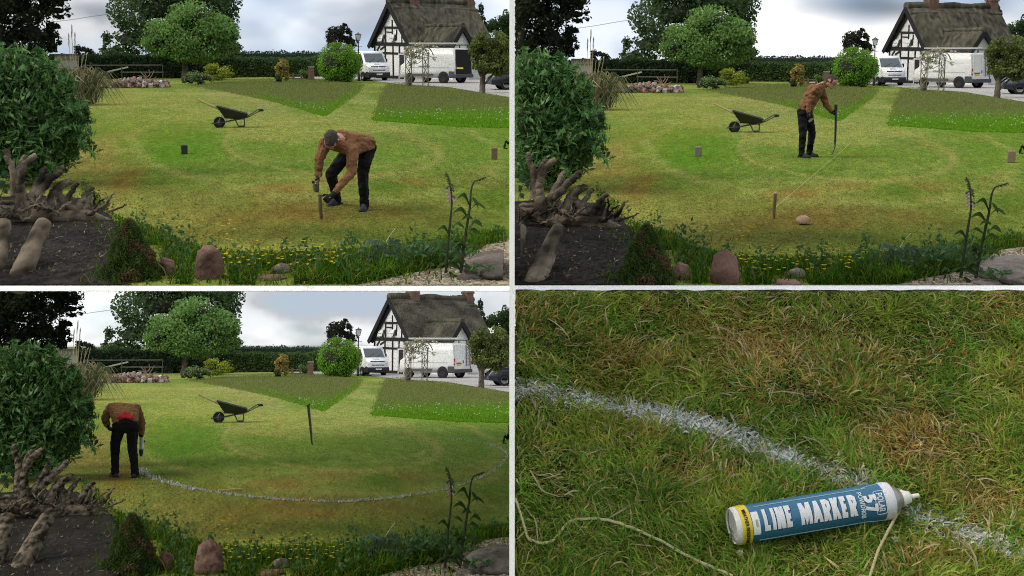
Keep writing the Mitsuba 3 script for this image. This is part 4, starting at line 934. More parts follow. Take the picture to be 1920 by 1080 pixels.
# the van that turns its back: rear corner, side and roof rack
def rear_van(open_door):
    L, Wd = 4.25, 2.0; hl = L / 2
    b = shell([(-hl, .35), (-hl - .02, 1.2), (-hl + .06, 2.14), (-hl + .16, 2.22), (1.0, 2.24), (1.2, 2.16), (1.75, 1.3), (2.05, 1.12), (2.12, .35)], Wd, .05, 1.0)
    o = [('body', P(b, 'paint', (.70, .71, .71), 30)), ('bumper', P(cat([box(-hl - .06, 0, .47, .16, Wd + .02, .24, .03), box(-hl + .2, Wd / 2 - .01, .56, .44, .09, .42, .03), box(-hl + .2, -Wd / 2 + .01, .56, .44, .09, .42, .03)]), 'matte', (.07, .072, .08))),
         ('side_strip', P(box(.35, Wd / 2 + .015, .52, 1.7, .05, .17), 'matte', (.09, .09, .09))), ('side_strip', P(box(.35, -Wd / 2 - .015, .52, 1.7, .05, .17), 'matte', (.09, .09, .09)))]
    y = Wd / 2
    for z, t in ((1.02, .02), (.98, .012), (1.55, .014)):
        o.append(('panel_line', P(box(-.1, y * (1 - .05 * max(0, z - 1.0)) + .004, z, 3.2, .012, t), 'matte', (.42, .42, .42))))
    o.append(('panel_line', P(cat([box(-.15, y * .995 - .03, 1.25, .014, .1, 1.45), box(1.0, y * .995 - .03, 1.25, .014, .1, 1.45)]), 'matte', (.40, .40, .40))))
    o.append(('side_handle', P(box(.2, y + .0, 1.08, .9, .03, .05), 'matte', (.15, .16, .17))))
    for s in (-1, 1):
        o += wheel(-1.30, s * .92, .33, .24, s) + wheel(1.35, s * .92, .33, .24, s)
        o.append(('wheel_arch', P(mv(xf(lathe([(0, -.012), (.40, -.012), (.40, .012), (0, .012)], 26), rotx(math.pi / 2)), -1.30, s * y, .37), 'matte', (.03, .03, .032))))
        o.append(('tail_light', P(box(-hl - .0, s * .90, 1.05, .10, .13, .42, .02), 'gloss', (.42, .02, .025))))
        o.append(('tail_light__lens', P(box(-hl - .012, s * .90, 1.00, .10, .10, .12, .01), 'gloss', (.6, .55, .55))))
    if open_door:
        o += [('rear_door', P(mv(xf(box(0, -.45, 0, .06, .9, 1.62, .02), rotz(math.radians(78))), -hl - .05, .96, 1.36), 'paint', (.66, .67, .67))), ('dark_opening_panel', P(box(-hl - .0, .0, 1.36, .10, 1.72, 1.55), 'matte', (.014, .014, .015))),  # solid near-black panel stands in for the shaded load space
              ('number_plate', P(box(-hl - .55, 1.16, .98, .46, .03, .11), 'matte', (.55, .47, .08)))]
    else:
        o += [('rear_door', P(box(-hl - .015, .44, 1.36, .05, .86, 1.60, .02), 'paint', (.67, .68, .68))), ('rear_door', P(box(-hl - .015, -.44, 1.36, .05, .86, 1.60, .02), 'paint', (.67, .68, .68))),
              ('number_plate', P(box(-hl - .05, .42, .86, .03, .46, .11), 'matte', (.58, .50, .08))), ('plate_trim', P(box(-hl - .05, .42, .96, .04, .56, .06), 'matte', (.14, .03, .03))), ('door_handle', P(box(-hl - .05, -.06, 1.05, .05, .07, .18, .015), 'matte', (.03, .03, .03)))]
        o.append(('rear_ladder', P(cat([bar((-hl - .12, yy, .75), (-hl - .08, yy, 2.3), .04, .04) for yy in (-.35, -.72)]), 'matte', (.16, .16, .165))))
        for i in range(8):
            o.append(('rear_ladder__rung', P(bar((-hl - .12, -.35, .85 + i * .19), (-hl - .12, -.72, .85 + i * .19), .03, .03), 'matte', (.16, .16, .165))))
    rk = [bar((-hl + .1, s * .82, 2.42), (1.2, s * .82, 2.42), .07, .07) for s in (-1, 1)] + [bar((x, -.85, 2.41), (x, .85, 2.41), .05, .05) for x in np.linspace(-hl + .2, 1.1, 6)] + [bar((x, s * .82, 2.2), (x, s * .82, 2.44), .06, .06) for x in np.linspace(-hl + .2, 1.1, 6) for s in (-1, 1)]
    o.append(('roof_rack', P(cat(rk), 'matte', (.06, .06, .065))))
    return o


LAD = [bar((-2.2, s, 2.52), (1.7, s, 2.54), .05, .10) for s in (.1, .55)]
LADR = [bar((x, .1, 2.53), (x, .55, 2.53), .03, .03) for x in np.linspace(-2.1, 1.6, 13)]
Rv = rotz(math.radians(145))
for op, only in ((False, (2, 3)), (True, (1,))):
    thing('van', rear_van(op), 'white van with roof rack showing its ' + ('open dark back doors ' if op else 'closed back doors ') + '{w}', 'van', 815, 163.4, 'white vans with roof racks', only, extra=Rv)
thing('ladder', [('rail', P(LAD[0], 'metal', (.62, .62, .63))), ('rail', P(LAD[1], 'metal', (.62, .62, .63)))] + [('rung', P(m, 'metal', (.62, .62, .63))) for m in LADR], 'aluminium ladder lying on the van roof rack {w}', 'ladder', 815, 163.4, 'ladders on the van roofs', extra=Rv)

# the dark car at the edge
prof = [(-2.05, .28), (-2.1, .75), (-1.9, .98), (-1.45, 1.32), (-.6, 1.42), (.2, 1.38), (.95, .98), (1.75, .84), (2.05, .62), (2.08, .3)]
cb = shell(prof, 1.72, .22, .85, (1.4, .10, .7)); NAVY = (.012, .017, .034)
_parts = [('body', P(cb, 'paint', NAVY, 35)), ('windscreen', P(slab((.28, 1.35), (.92, 1.0), (-.56, .56), (-.70, .70), .012, -1), 'gloss', (.16, .19, .22))), ('bumper', P(shell([(1.6, .24), (1.7, .5), (2.1, .52), (2.13, .3)], 1.74, 0, 9, (1.4, .1, .7)), 'paint', NAVY))]
for s in (-1, 1):
    _parts += [('side_window', P(mesh([(.80, s * .79, 1.0), (.18, s * .70, 1.32), (-.5, s * .69, 1.35), (-.5, s * .80, .98)], [[0, 1, 2], [0, 2, 3]]).apply_translation((0, s * .02, 0)), 'gloss', (.05, .06, .07))), ('side_window', P(mesh([(-.58, s * .80, .98), (-.58, s * .69, 1.35), (-1.3, s * .70, 1.25), (-1.55, s * .79, 1.0)], [[0, 1, 2], [0, 2, 3]]).apply_translation((0, s * .02, 0)), 'gloss', (.05, .06, .07))),
               ('headlight', P(mesh([(2.0, s * .58, .58), (2.0, s * .6, .74), (1.66, s * .78, .80), (1.72, s * .80, .64)], [[0, 1, 2], [0, 2, 3]]).apply_translation((.03, s * .02, .01)), 'gloss', (.45, .48, .5))), ('mirror', P(box(.62, s * .93, 1.03, .14, .18, .12, .03), 'paint', NAVY)), ('door_handle', P(box(-.3, s * .865, .82, .18, .03, .03), 'metal', (.4, .4, .42))), ('sill_trim', P(box(-.1, s * .85, .34, 2.3, .05, .05), 'metal', (.35, .36, .38)))] + wheel(1.32, s * .76, .31, .2, s) + wheel(-1.3, s * .76, .31, .2, s)
thing('car', _parts, 'dark blue car half hidden behind the small tree {w}', 'car', 985, 177, 'dark blue cars', shift={3: (2, 1), 1: (3, -1), 2: (3, -1)}, extra=rotz(math.radians(180 + 12)))

# ------------------------------------------------------------------ wheelbarrow
_p = rel(430, 247); q = lambda u, v, y=0.0: _p(u, v) + [0, y, 0]
hwid = .27; D = (.012, .013, .014); S_ = (.035, .036, .038)


def tray():
    top = [(405.5, 751), (416.5, 760.5), (463, 766.5)]; bot = [(422, 774.5), (433, 778.5), (456, 775.5)]
    o = lambda u, v, y: _p(u, v - 545) + [0, y, 0]
    rings = []
    for ins in (0.0, .02):
        t = [o(405.5, 751, -hwid + ins), o(405.5, 751, hwid - ins), o(463, 766.5, hwid + .02 - ins), o(463, 766.5, -hwid - .02 + ins)]
        m_ = [o(418, 762, -hwid + ins), o(418, 762, hwid - ins)]
        b = [o(421, 774.5 - ins * 60, -.15 + ins), o(421, 774.5 - ins * 60, .15 - ins), o(456, 777 - ins * 60, .17 - ins), o(456, 777 - ins * 60, -.17 + ins)]
        rings.append((np.array(t), np.array(b)))
    (t0, b0), (t1, b1) = rings; v = np.vstack([t0, b0, t1, b1]); f = []
    for i in range(4):
        j = (i + 1) % 4
        f += [[i, i + 4, j + 4], [i, j + 4, j], [8 + i, 8 + j + 4, 8 + i + 4], [8 + i, 8 + j, 8 + j + 4], [i, j, 8 + j], [i, 8 + j, 8 + i]]
    f += [[4, 6, 5], [4, 7, 6], [12, 13, 14], [12, 14, 15]]
    return mesh(v, f)


pv_ = lambda u, v, y=0.0: _p(u, v - 545) + [0, y, 0]
rim = np.array([pv_(405.5, 751, -hwid), pv_(463, 766.5, -hwid - .02), pv_(463, 766.5, hwid + .02), pv_(405.5, 751, hwid), pv_(405.5, 751, -hwid)])
WR = 10.8 * _p.px; wc = pv_(410, 782.3)
tyre = lathe([(WR * .55, -.045), (WR * .9, -.05), (WR, -.025), (WR, .025), (WR * .9, .05), (WR * .55, .045)], 26)
_parts = [('tub', P(tray(), 'paint', D)), ('tub__rim', P(cat([tube([rim[i], rim[i + 1]], .012, 7) for i in range(4)]), 'paint', (.03, .032, .034))),
          ('wheel', P(mv(xf(tyre, rotx(math.pi / 2)), *wc), 'matte', (.015, .016, .018))), ('wheel__rim', P(mv(xf(lathe([(0, -.03), (WR * .56, -.03), (WR * .6, 0), (WR * .56, .03), (0, .03)], 20), rotx(math.pi / 2)), *wc), 'paint', (.03, .033, .036))), ('wheel__axle', P(tube([wc - [0, .14, 0], wc + [0, .14, 0]], .012, 8), 'metal', (.2, .2, .2)))]
for s in (-1, 1):
    y = s * .12
    _parts.append(('frame_rail', P(tube(bez([pv_(396, 784, y * .9), pv_(420, 781.5, y), pv_(440, 777.5, y * 1.2), pv_(458, 774, s * .2), pv_(478, 764 if s < 0 else 762, s * .24), pv_(484, 761 if s < 0 else 759.4, s * .25), pv_(491, 760, s * .25)], 5), .014, 8), 'paint', S_)))
    _parts.append(('grip', P(tube([pv_(483, 761, s * .25) + [0, 0, .002], pv_(491.5, 759.8, s * .25)], .02, 8), 'matte', D)))
    _parts.append(('leg', P(tube(bez([pv_(439, 778, s * .16), pv_(442, 783, s * .17), pv_(445, 789.5, s * .18), pv_(448, 789.8, s * .18), pv_(455, 789.8, s * .18), pv_(456, 786, s * .18), pv_(456, 776, s * .18)], 4), .013, 7), 'paint', S_)))
    _parts.append(('brace', P(tube([pv_(412, 774, y), pv_(408, 783, y)], .010, 6), 'metal', (.24, .25, .26))))
_parts.append(('front_plate', P(bar(pv_(413, 769, 0), pv_(421, 776, 0), .2, .02), 'metal', (.5, .52, .52))))
thing('wheelbarrow', _parts, 'black wheelbarrow standing on the lawn {w}', 'wheelbarrow', 430, 247, 'black wheelbarrows', shift={})
thing('garden_fork', [('handle', P(tube([pv_(371.5, 739, .05), pv_(407, 755.5, .02), pv_(424, 765, 0)], [.027, .029, .029], 8), 'matte', (.42, .35, .17), jit=.2)), ('head', P(cat([bar(pv_(424, 765, 0), pv_(436, 771, 0), .03, .03)] + [tube([pv_(434, 770, y), pv_(446, 774.5, y * 1.2)], .008, 6) for y in (-.08, -.03, .03, .08)] + [bar(pv_(434, 770, -.09), pv_(434, 770, .09), .02, .02)]), 'metal', (.2, .2, .2)))],
      'long handled garden fork resting in the wheelbarrow {w}', 'garden fork', 430, 247, 'forks in the wheelbarrows')

# ------------------------------------------------------------------ dead roots and logs at the lower left
_p = rel(100, 430); _pp = lambda u, v, d=0.0: _p(u, v, d); w = _p.px; _parts = []


def limb(pts, r0, r1, seed, nm='root', n=9):
    c = bez([_pp(*a) for a in pts], 6); c[1:-1] += RS(seed).normal(0, .006, (len(c) - 2, 3)); rr = np.linspace(r0, r1, len(c)) * w * .8 * (1 + .06 * RS(seed).uniform(-1, 1, len(c)))
    _parts.append((nm, P(tube(c, rr, n, .035, seed), 'drift', smooth=60)))


limb([(-40, 402), (20, 400), (70, 412), (110, 416), (160, 420), (195, 440), (214, 462)], 17, 21, 1, 'log', 12)
limb([(-20, 388), (30, 384), (58, 386), (80, 388)], 6, 3, 2)
limb([(48, 395), (43, 360), (46, 335), (58, 310), (74, 298)], 15, 7, 3)
limb([(34, 372), (34, 330), (26, 300), (24, 286)], 10, 5.5, 4)
limb([(42, 330), (48, 312), (56, 297)], 7, 4.5, 5)
limb([(62, 380), (76, 348), (86, 328), (91, 322)], 9, 5, 6)
limb([(70, 372), (92, 348), (108, 334), (121, 322)], 12, 6, 7)
limb([(92, 408), (100, 380), (108, 362), (126, 350), (130, 352)], 15, 7, 8)
limb([(112, 404), (126, 380), (138, 360), (146, 352)], 9, 4, 9)
limb([(140, 408), (152, 385), (164, 368), (172, 362)], 9, 4.5, 10)
limb([(150, 414), (160, 392), (166, 376)], 8, 6, 11)
limb([(108, 366), (118, 386), (140, 404), (175, 420), (205, 446), (214, 458)], 10, 7, 12)
limb([(84, 402), (96, 386), (92, 372)], 5, 3, 13)
limb([(116, 452), (128, 442), (150, 430), (164, 424)], 5, 8, 14)
limb([(50, 392), (60, 380), (52, 366)], 6, 3, 15)
for i in range(26):
    r = RS(200 + i); u = r.uniform(0, 200); v = 418 - 14 * math.sin(u / 70) + r.uniform(-14, 10); a = r.uniform(-2.4, -.4); l = r.uniform(16, 48)
    limb([(u, v, -.12), (u + l * .5 * math.cos(a) + r.normal(0, 4), v + l * .5 * math.sin(a) + r.normal(0, 4), -.18), (u + l * math.cos(a), v + l * math.sin(a) * .8, -.16)], r.uniform(2.5, 5), r.uniform(1, 2.2), 220 + i, 'rootlet', 6)
thing('dead_tree_root', _parts, 'grey dead root stock with upturned stubs on bare soil {w}', 'tree root', 100, 430, 'dead root stocks')
for i, (pts, a, b, lab) in enumerate([([(28, 546), (44, 515), (66, 474), (84, 442)], 22, 15, 'thick pale log slanting up from the bottom edge {w}'), ([(-30, 540), (-6, 500), (8, 440)], 20, 15, 'pale log cut by the left edge below the roots {w}'), ([(92, 466), (112, 464), (140, 472), (158, 476)], 8, 4, 'short dark stick lying on the bare soil {w}')]):
    _p = rel(pts[0][0], min(528, pts[0][1])); c = bez([_p(u, v, 0) for u, v in pts], 8); k_ = len(c); c[:, 1] += np.linspace(0, .5, k_)
    thing('log', [('', P(tube(c, np.linspace(a, b, k_) * _p.px * (1 + .03 * RS(i).uniform(-1, 1, k_)), 14, .035, 60 + i), 'drift', smooth=60))], lab, 'log', pts[0][0], min(528, pts[0][1]))
_p = rel(30, 400); ivy = [(12, 334, 14), (28, 326, 12), (6, 352, 13), (22, 345, 11), (40, 340, 11), (-4, 338, 12), (34, 352, 9), (68, 348, 13), (78, 358, 10), (86, 352, 7), (12, 366, 10)]; _parts = []
LEAF5 = np.array([(0, -.5), (.42, -.38), (.34, -.05), (.62, .12), (.26, .22), (0, .62), (-.26, .22), (-.62, .12), (-.34, -.05), (-.42, -.38)])
for i, (u, v, s) in enumerate(ivy):
    r = RS(i); a = r.uniform(-.9, .9) + math.pi; R2 = np.array([[math.cos(a), -math.sin(a)], [math.sin(a), math.cos(a)]]); l2 = LEAF5 @ R2.T * s * _p.px
    base = _p(u, v, -.35 + r.uniform(-.1, .1)); v3 = np.vstack([base + [0, -.01, 0], np.stack([base[0] + l2[:, 0], base[1] + .25 * l2[:, 1] + .12 * np.abs(l2[:, 0]), base[2] + l2[:, 1]], 1)])
    _parts.append(('leaf', mikit.ply((v3, np.array([[0, 1 + j, 1 + (j + 1) % 10] for j in range(10)])), 'leaf', color=np.tile(np.array([.035, .075, .04]) * r.uniform(.7, 1.3), (11, 1)))))
_parts.append(('stem', P(tube(bez([_p(-12, 400, -.1), _p(5, 370, -.3), _p(14, 345, -.33), _p(30, 335, -.33), _p(50, 345, -.33), _p(76, 354, -.33)], 5), .006, 5), 'matte', (.05, .06, .03))))
thing('ivy', _parts, 'broad lobed ivy leaves creeping over the dead roots {w}', 'ivy', 30, 400, 'ivy sprays')
# dwarf conifer
_p = rel(246, 529); r = RS(77); n = 16000; t = r.uniform(0, 1, n) ** .7; a = r.uniform(0, 6.283, n); rad = (1.5 + 58 * t ** .8) * (1 + .10 * np.sin(a * 5 + t * 13) + .06 * np.sin(a * 9 - t * 21)) * r.uniform(.72, 1.03, n)
pt = _p(244 + rad * np.cos(a), 418 + t * 122, 0); pt[:, 1] = rad * np.sin(a) * _p.px
out = np.stack([np.cos(a) * .8, np.sin(a) * .8, np.full(n, .9)], 1); bz = meshkit.fbm(np.stack([np.cos(a) * 2, np.sin(a) * 2, t * 5], -1) + 4, 3, 8)
col = np.where((bz > .56)[:, None], (.075, .055, .03), (.045, .072, .02)) * (0.55 + .9 * bz[:, None]) * r.uniform(.7, 1.3, (n, 1))
thing('dwarf_conifer', [('foliage', Leaves(pt, 10 * _p.px, 2.6 * _p.px, col * 1.15, 78, 0, out)), ('dark_filler', P(lathe([(0, 0), (36 * _p.px, 0), (30 * _p.px, 36 * _p.px), (11 * _p.px, 80 * _p.px), (0, 98 * _p.px)], 16), 'matte', (.025, .026, .013), fine=.5))], 'small cone shaped conifer in front of the rough grass {w}', 'conifer', 246, 529, 'dwarf conifers')  # inner cone is solid, dark like the shade among the needles
# rocks
for i, (u, v, a, b, sh, lab, ma) in enumerate([(392, 529, 28, 50, 1.0, 'upright reddish rock beside the buttercups {w}', 'stone'), (312, 522, 17, 26, 1.0, 'small brown rock left of the upright reddish rock {w}', 'stone'), (508, 531, 26, 9, 1, 'low flat red slab at the front edge {w}', 'stone'), (526, 519, 17, 14, 1, 'greyish stone among the buttercups {w}', 'greystone'), (926, 516, 62, 28, 1, 'broad dark flat rock on the gravel {w}', 'greystone'), (880, 531, 30, 9, 1, 'low dark stone in front of the flat rock {w}', 'greystone')]):
    _p = rel(u, v); m = rock(a * _p.px, a * _p.px * (.8 if i != 4 else 1.6), b * _p.px, 40 + i, 4, .2)
    thing('rock', [('', P(mv(m, 0, 0, b * _p.px * .25 if b > 12 else 0), ma, smooth=True))], lab, 'rock', u, v)
# foxgloves
for i, (base, top, bells, lvs, lab) in enumerate([((834, 527), [(834, 520), (838, 470), (843, 420), (846, 385), (842, 350), (835, 330)], True, [(838, 480, -26, -6), (840, 470, 24, -8), (837, 500, -20, 8), (836, 505, 24, 4), (842, 450, -22, -16), (844, 440, 22, -12)], 'tall foxglove with a few pink bells {w}'),
                                                  ((863, 529), [(862, 520), (868, 470), (874, 430), (880, 392), (882, 365), (887, 350), (896, 345), (909, 340)], False, [(876, 415, -26, -14), (880, 395, -22, -22), (881, 400, 24, -8), (884, 378, 10, 12), (870, 455, 26, -16), (866, 480, -16, -10), (868, 470, 30, -2), (864, 505, 34, 12)], 'tall foxglove gone to seed with a bent tip {w}')]):
    _p = rel(*base); c = bez([_p(*a) for a in top], 6); _parts = [('stem', P(tube(c, np.linspace(3.0, 1.0, len(c)) * _p.px, 6), 'matte', (.035, .045, .022)))]
    r = RS(i + 5)
    for u, v, dx, dy in lvs + [(u_ + 3, v_ + 18, -dx_ * .8, dy_ + 6) for u_, v_, dx_, dy_ in lvs[::2]]:
        q = bez([_p(u, v), _p(u + dx * .45, v + dy * .8 - 4, -.04), _p(u + dx * .85, v + dy * .9, -.07), _p(u + dx * 1.15, v + dy + 8, -.08)], 4); k_ = len(q)
        wv = np.sin(np.linspace(.25, 3.05, k_))[:, None] * np.array([.006, .035, 2.3 * _p.px]) * r.uniform(.8, 1.3)
        jj = np.arange(k_ - 1)[:, None]; f = np.vstack([jj * 2 + [0, 1, 3], jj * 2 + [0, 3, 2]])
        _parts.append(('leaf', mikit.ply((np.stack([q - wv, q + wv], 1).reshape(-1, 3), f), 'leaf', color=np.tile(np.array([.045, .08, .025]) * r.uniform(.7, 1.2), (2 * k_, 1)))))
    if bells:
        for j in range(20):
            tt = 1 - j / 24; k_ = int((len(c) - 1) * (.55 + .44 * tt)); pos = c[k_]; s = (-1) ** j; ln = (4.5 if j < 10 else 9.5) * _p.px; d = np.array([s * .75, r.uniform(-.5, .1), -.65]); e = pos + d / np.linalg.norm(d) * ln
            pink = j > 12 and s < 0 or j > 17
            _parts.append(('bell', P(tube([pos, (pos + e) / 2, e], np.array([.7, 1.5, 2.3 if j > 9 else 1.2]) * _p.px, 6), 'matte', (.34, .20, .30) if pink else (.055, .075, .04))))
    else:
        for j in range(16):
            pos = c[-1 - j // 1 % (len(c) // 4) - 0]; e = pos + np.array([r.uniform(-.01, .01), 0, -r.uniform(2, 4) * _p.px]); _parts.append(('seed_pod', P(tube([pos, e], [.7 * _p.px, 1.0 * _p.px], 5), 'matte', (.045, .06, .03)))) if j < 8 else None
    thing('foxglove', _parts, lab, 'foxglove', base[0], base[1])
# leafy weeds round the foxgloves
for i, (u, v, n, lab) in enumerate([(790, 508, 46, 'leafy green weed left of the foxgloves {w}'), (850, 505, 40, 'leafy green weed between the two foxgloves {w}'), (900, 527, 20, 'broad leaved weed on the gravel by the flat rock {w}'), (715, 505, 34, 'blue green weed at the gravel edge {w}')]):
    _p = rel(u, v); r = RS(80 + i); pt = _p(u + r.normal(0, 20, n * 3), v - r.uniform(2, 46, n * 3) * (.5 if i == 2 else 1), r.normal(0, .15, n * 3))
    thing('weed', [('leaves', Leaves(pt, 17 * _p.px, 8 * _p.px, tones(len(pt), (.055, .105, .045) if i != 3 else (.05, .085, .06), .3, i), 80 + i, -.2)), ('stem', P(cat([tube([_p(u + a, v), _p(u + a * 2.2, v - 36 * (.4 if i == 2 else 1))], .9 * _p.px, 5) for a in (-9, -3, 3, 9)]), 'matte', (.06, .08, .035)))], lab, 'weed', u, v)
_p = rel(740, 470); thing('grass_stalk', [('', P(tube(bez([_p(717, 478), _p(724, 458), _p(735, 442), _p(740, 436)], 5), .8 * _p.px, 5), 'matte', (.42, .42, .28)))], 'single pale grass stalk leaning right in the rough border {w}', 'grass stalk', 740, 470)
_p = rel(952, 330); pt = _p(951 + RS(4).normal(0, 4, 14), 276 + RS(5).normal(0, 4, 14)); thing('hanging_twig', [('leaves', Leaves(pt, 13 * _p.px, 5 * _p.px, tones(14, (.02, .03, .015), .2, 4), 4, .5)), ('stem', P(tube(bez([_p(953, 252), _p(953, 266), _p(950, 280)], 4), .8 * _p.px, 5), 'matte', (.03, .025, .02)))], 'dark twig hanging at the lawn\'s right edge {w}', 'twig', 952, 330, )

# ------------------------------------------------------------------ people
FIB = np.array([[math.cos(i * 2.39996) * math.sqrt(1 - ((2 * i + 1) / 26 - 1) ** 2), math.sin(i * 2.39996) * math.sqrt(1 - ((2 * i + 1) / 26 - 1) ** 2), (2 * i + 1) / 26 - 1] for i in range(26)])


def hull(*balls):
    return m3.Manifold.hull_points(np.vstack([np.asarray(c) + FIB * r for c, r in balls]))


def flesh(bones, edge=.022, it=12, wrinkle=0.0, seed=0, lam=.5):
    m = m3.Manifold.batch_boolean([hull(*b) for b in bones], m3.OpType.Add).refine_to_length(edge).to_mesh()
    t = trimesh.Trimesh(m.vert_properties[:, :3], m.tri_verts, process=True)
    trimesh.smoothing.filter_taubin(t, lamb=lam, nu=.53, iterations=it)
    if wrinkle:
        v = np.array(t.vertices); n = np.array(t.vertex_normals)
        t.vertices = v + n * ((meshkit.fbm(v * [16, 16, 24] + seed, 3, seed) - .5) * 2 * wrinkle)[:, None]
    return t


def hand(wr, d, side, curl, fat=1.0):
    """Palm, four curled fingers and a thumb; d points from wrist to knuckles, side to the thumb."""
    d = np.asarray(d, float) / np.linalg.norm(d); s = np.asarray(side, float); s -= d * (s @ d); s /= np.linalg.norm(s); n = np.cross(d, s); wr = np.asarray(wr, float)
    r = .0105 * fat; b = [[(wr, .026 * fat), (wr + d * .045 + s * .024, .017 * fat), (wr + d * .05 - s * .024, .016 * fat)], [(wr + d * .045 + s * .024, .018 * fat), (wr + d * .085 + s * .03, .013 * fat), (wr + d * .08 - s * .03, .013 * fat)]]
    for i, (o, L) in enumerate(((.030, .072), (.010, .08), (-.011, .075), (-.031, .06))):
        p0 = wr + d * .082 + s * o; a = 0.0; p = p0
        for j, f in enumerate((.42, .33, .25)):
            a += curl * (1.0, 1.15, .8)[j]; e = p + (d * math.cos(a) + n * math.sin(a)) * L * f
            b.append([(p, r * (1 - .08 * j)), (e, r * (.94 - .08 * j))]); p = e
    p = wr + d * .03 + s * .03
    for j, L in enumerate((.042, .034)):
        e = p + (d * (.55 + .2 * j) + s * (.75 - .55 * j) + n * (.35 + .35 * j) * min(1, curl * 1.4)) * L; b.append([(p, r * 1.2), (e, r * 1.05)]); p = e
    return b


def head_bones(c, f, up):
    """A head at c looking along f: skull, jaw, nose, brow, ears."""
    f = np.asarray(f, float) / np.linalg.norm(f); up = np.asarray(up, float); up -= f * (up @ f); up /= np.linalg.norm(up); s = np.cross(f, up); c = np.asarray(c, float)
    b = [[(c + up * .03 - f * .03, .088), (c + up * .03 + f * .028, .08)], [(c + up * .02, .08), (c - up * .085 + f * .055, .042), (c - up * .06 - f * .01, .055)], [(c - up * .085 + f * .062 + s * .014, .026), (c - up * .085 + f * .062 - s * .014, .026)],
         [(c + up * .012 + f * .088, .013), (c - up * .026 + f * .112, .014)], [(c + up * .028 + f * .085 + s * .034, .016), (c + up * .028 + f * .085 - s * .034, .016)], [(c - up * .055 + f * .085 + s * .016, .012), (c - up * .055 + f * .085 - s * .016, .012)]]
    for k in (-1, 1):
        b.append([(c - f * .008 + s * k * .082 + up * .015, .018), (c - f * .012 + s * k * .084 - up * .018, .014)])
    return b, f, up, s, c


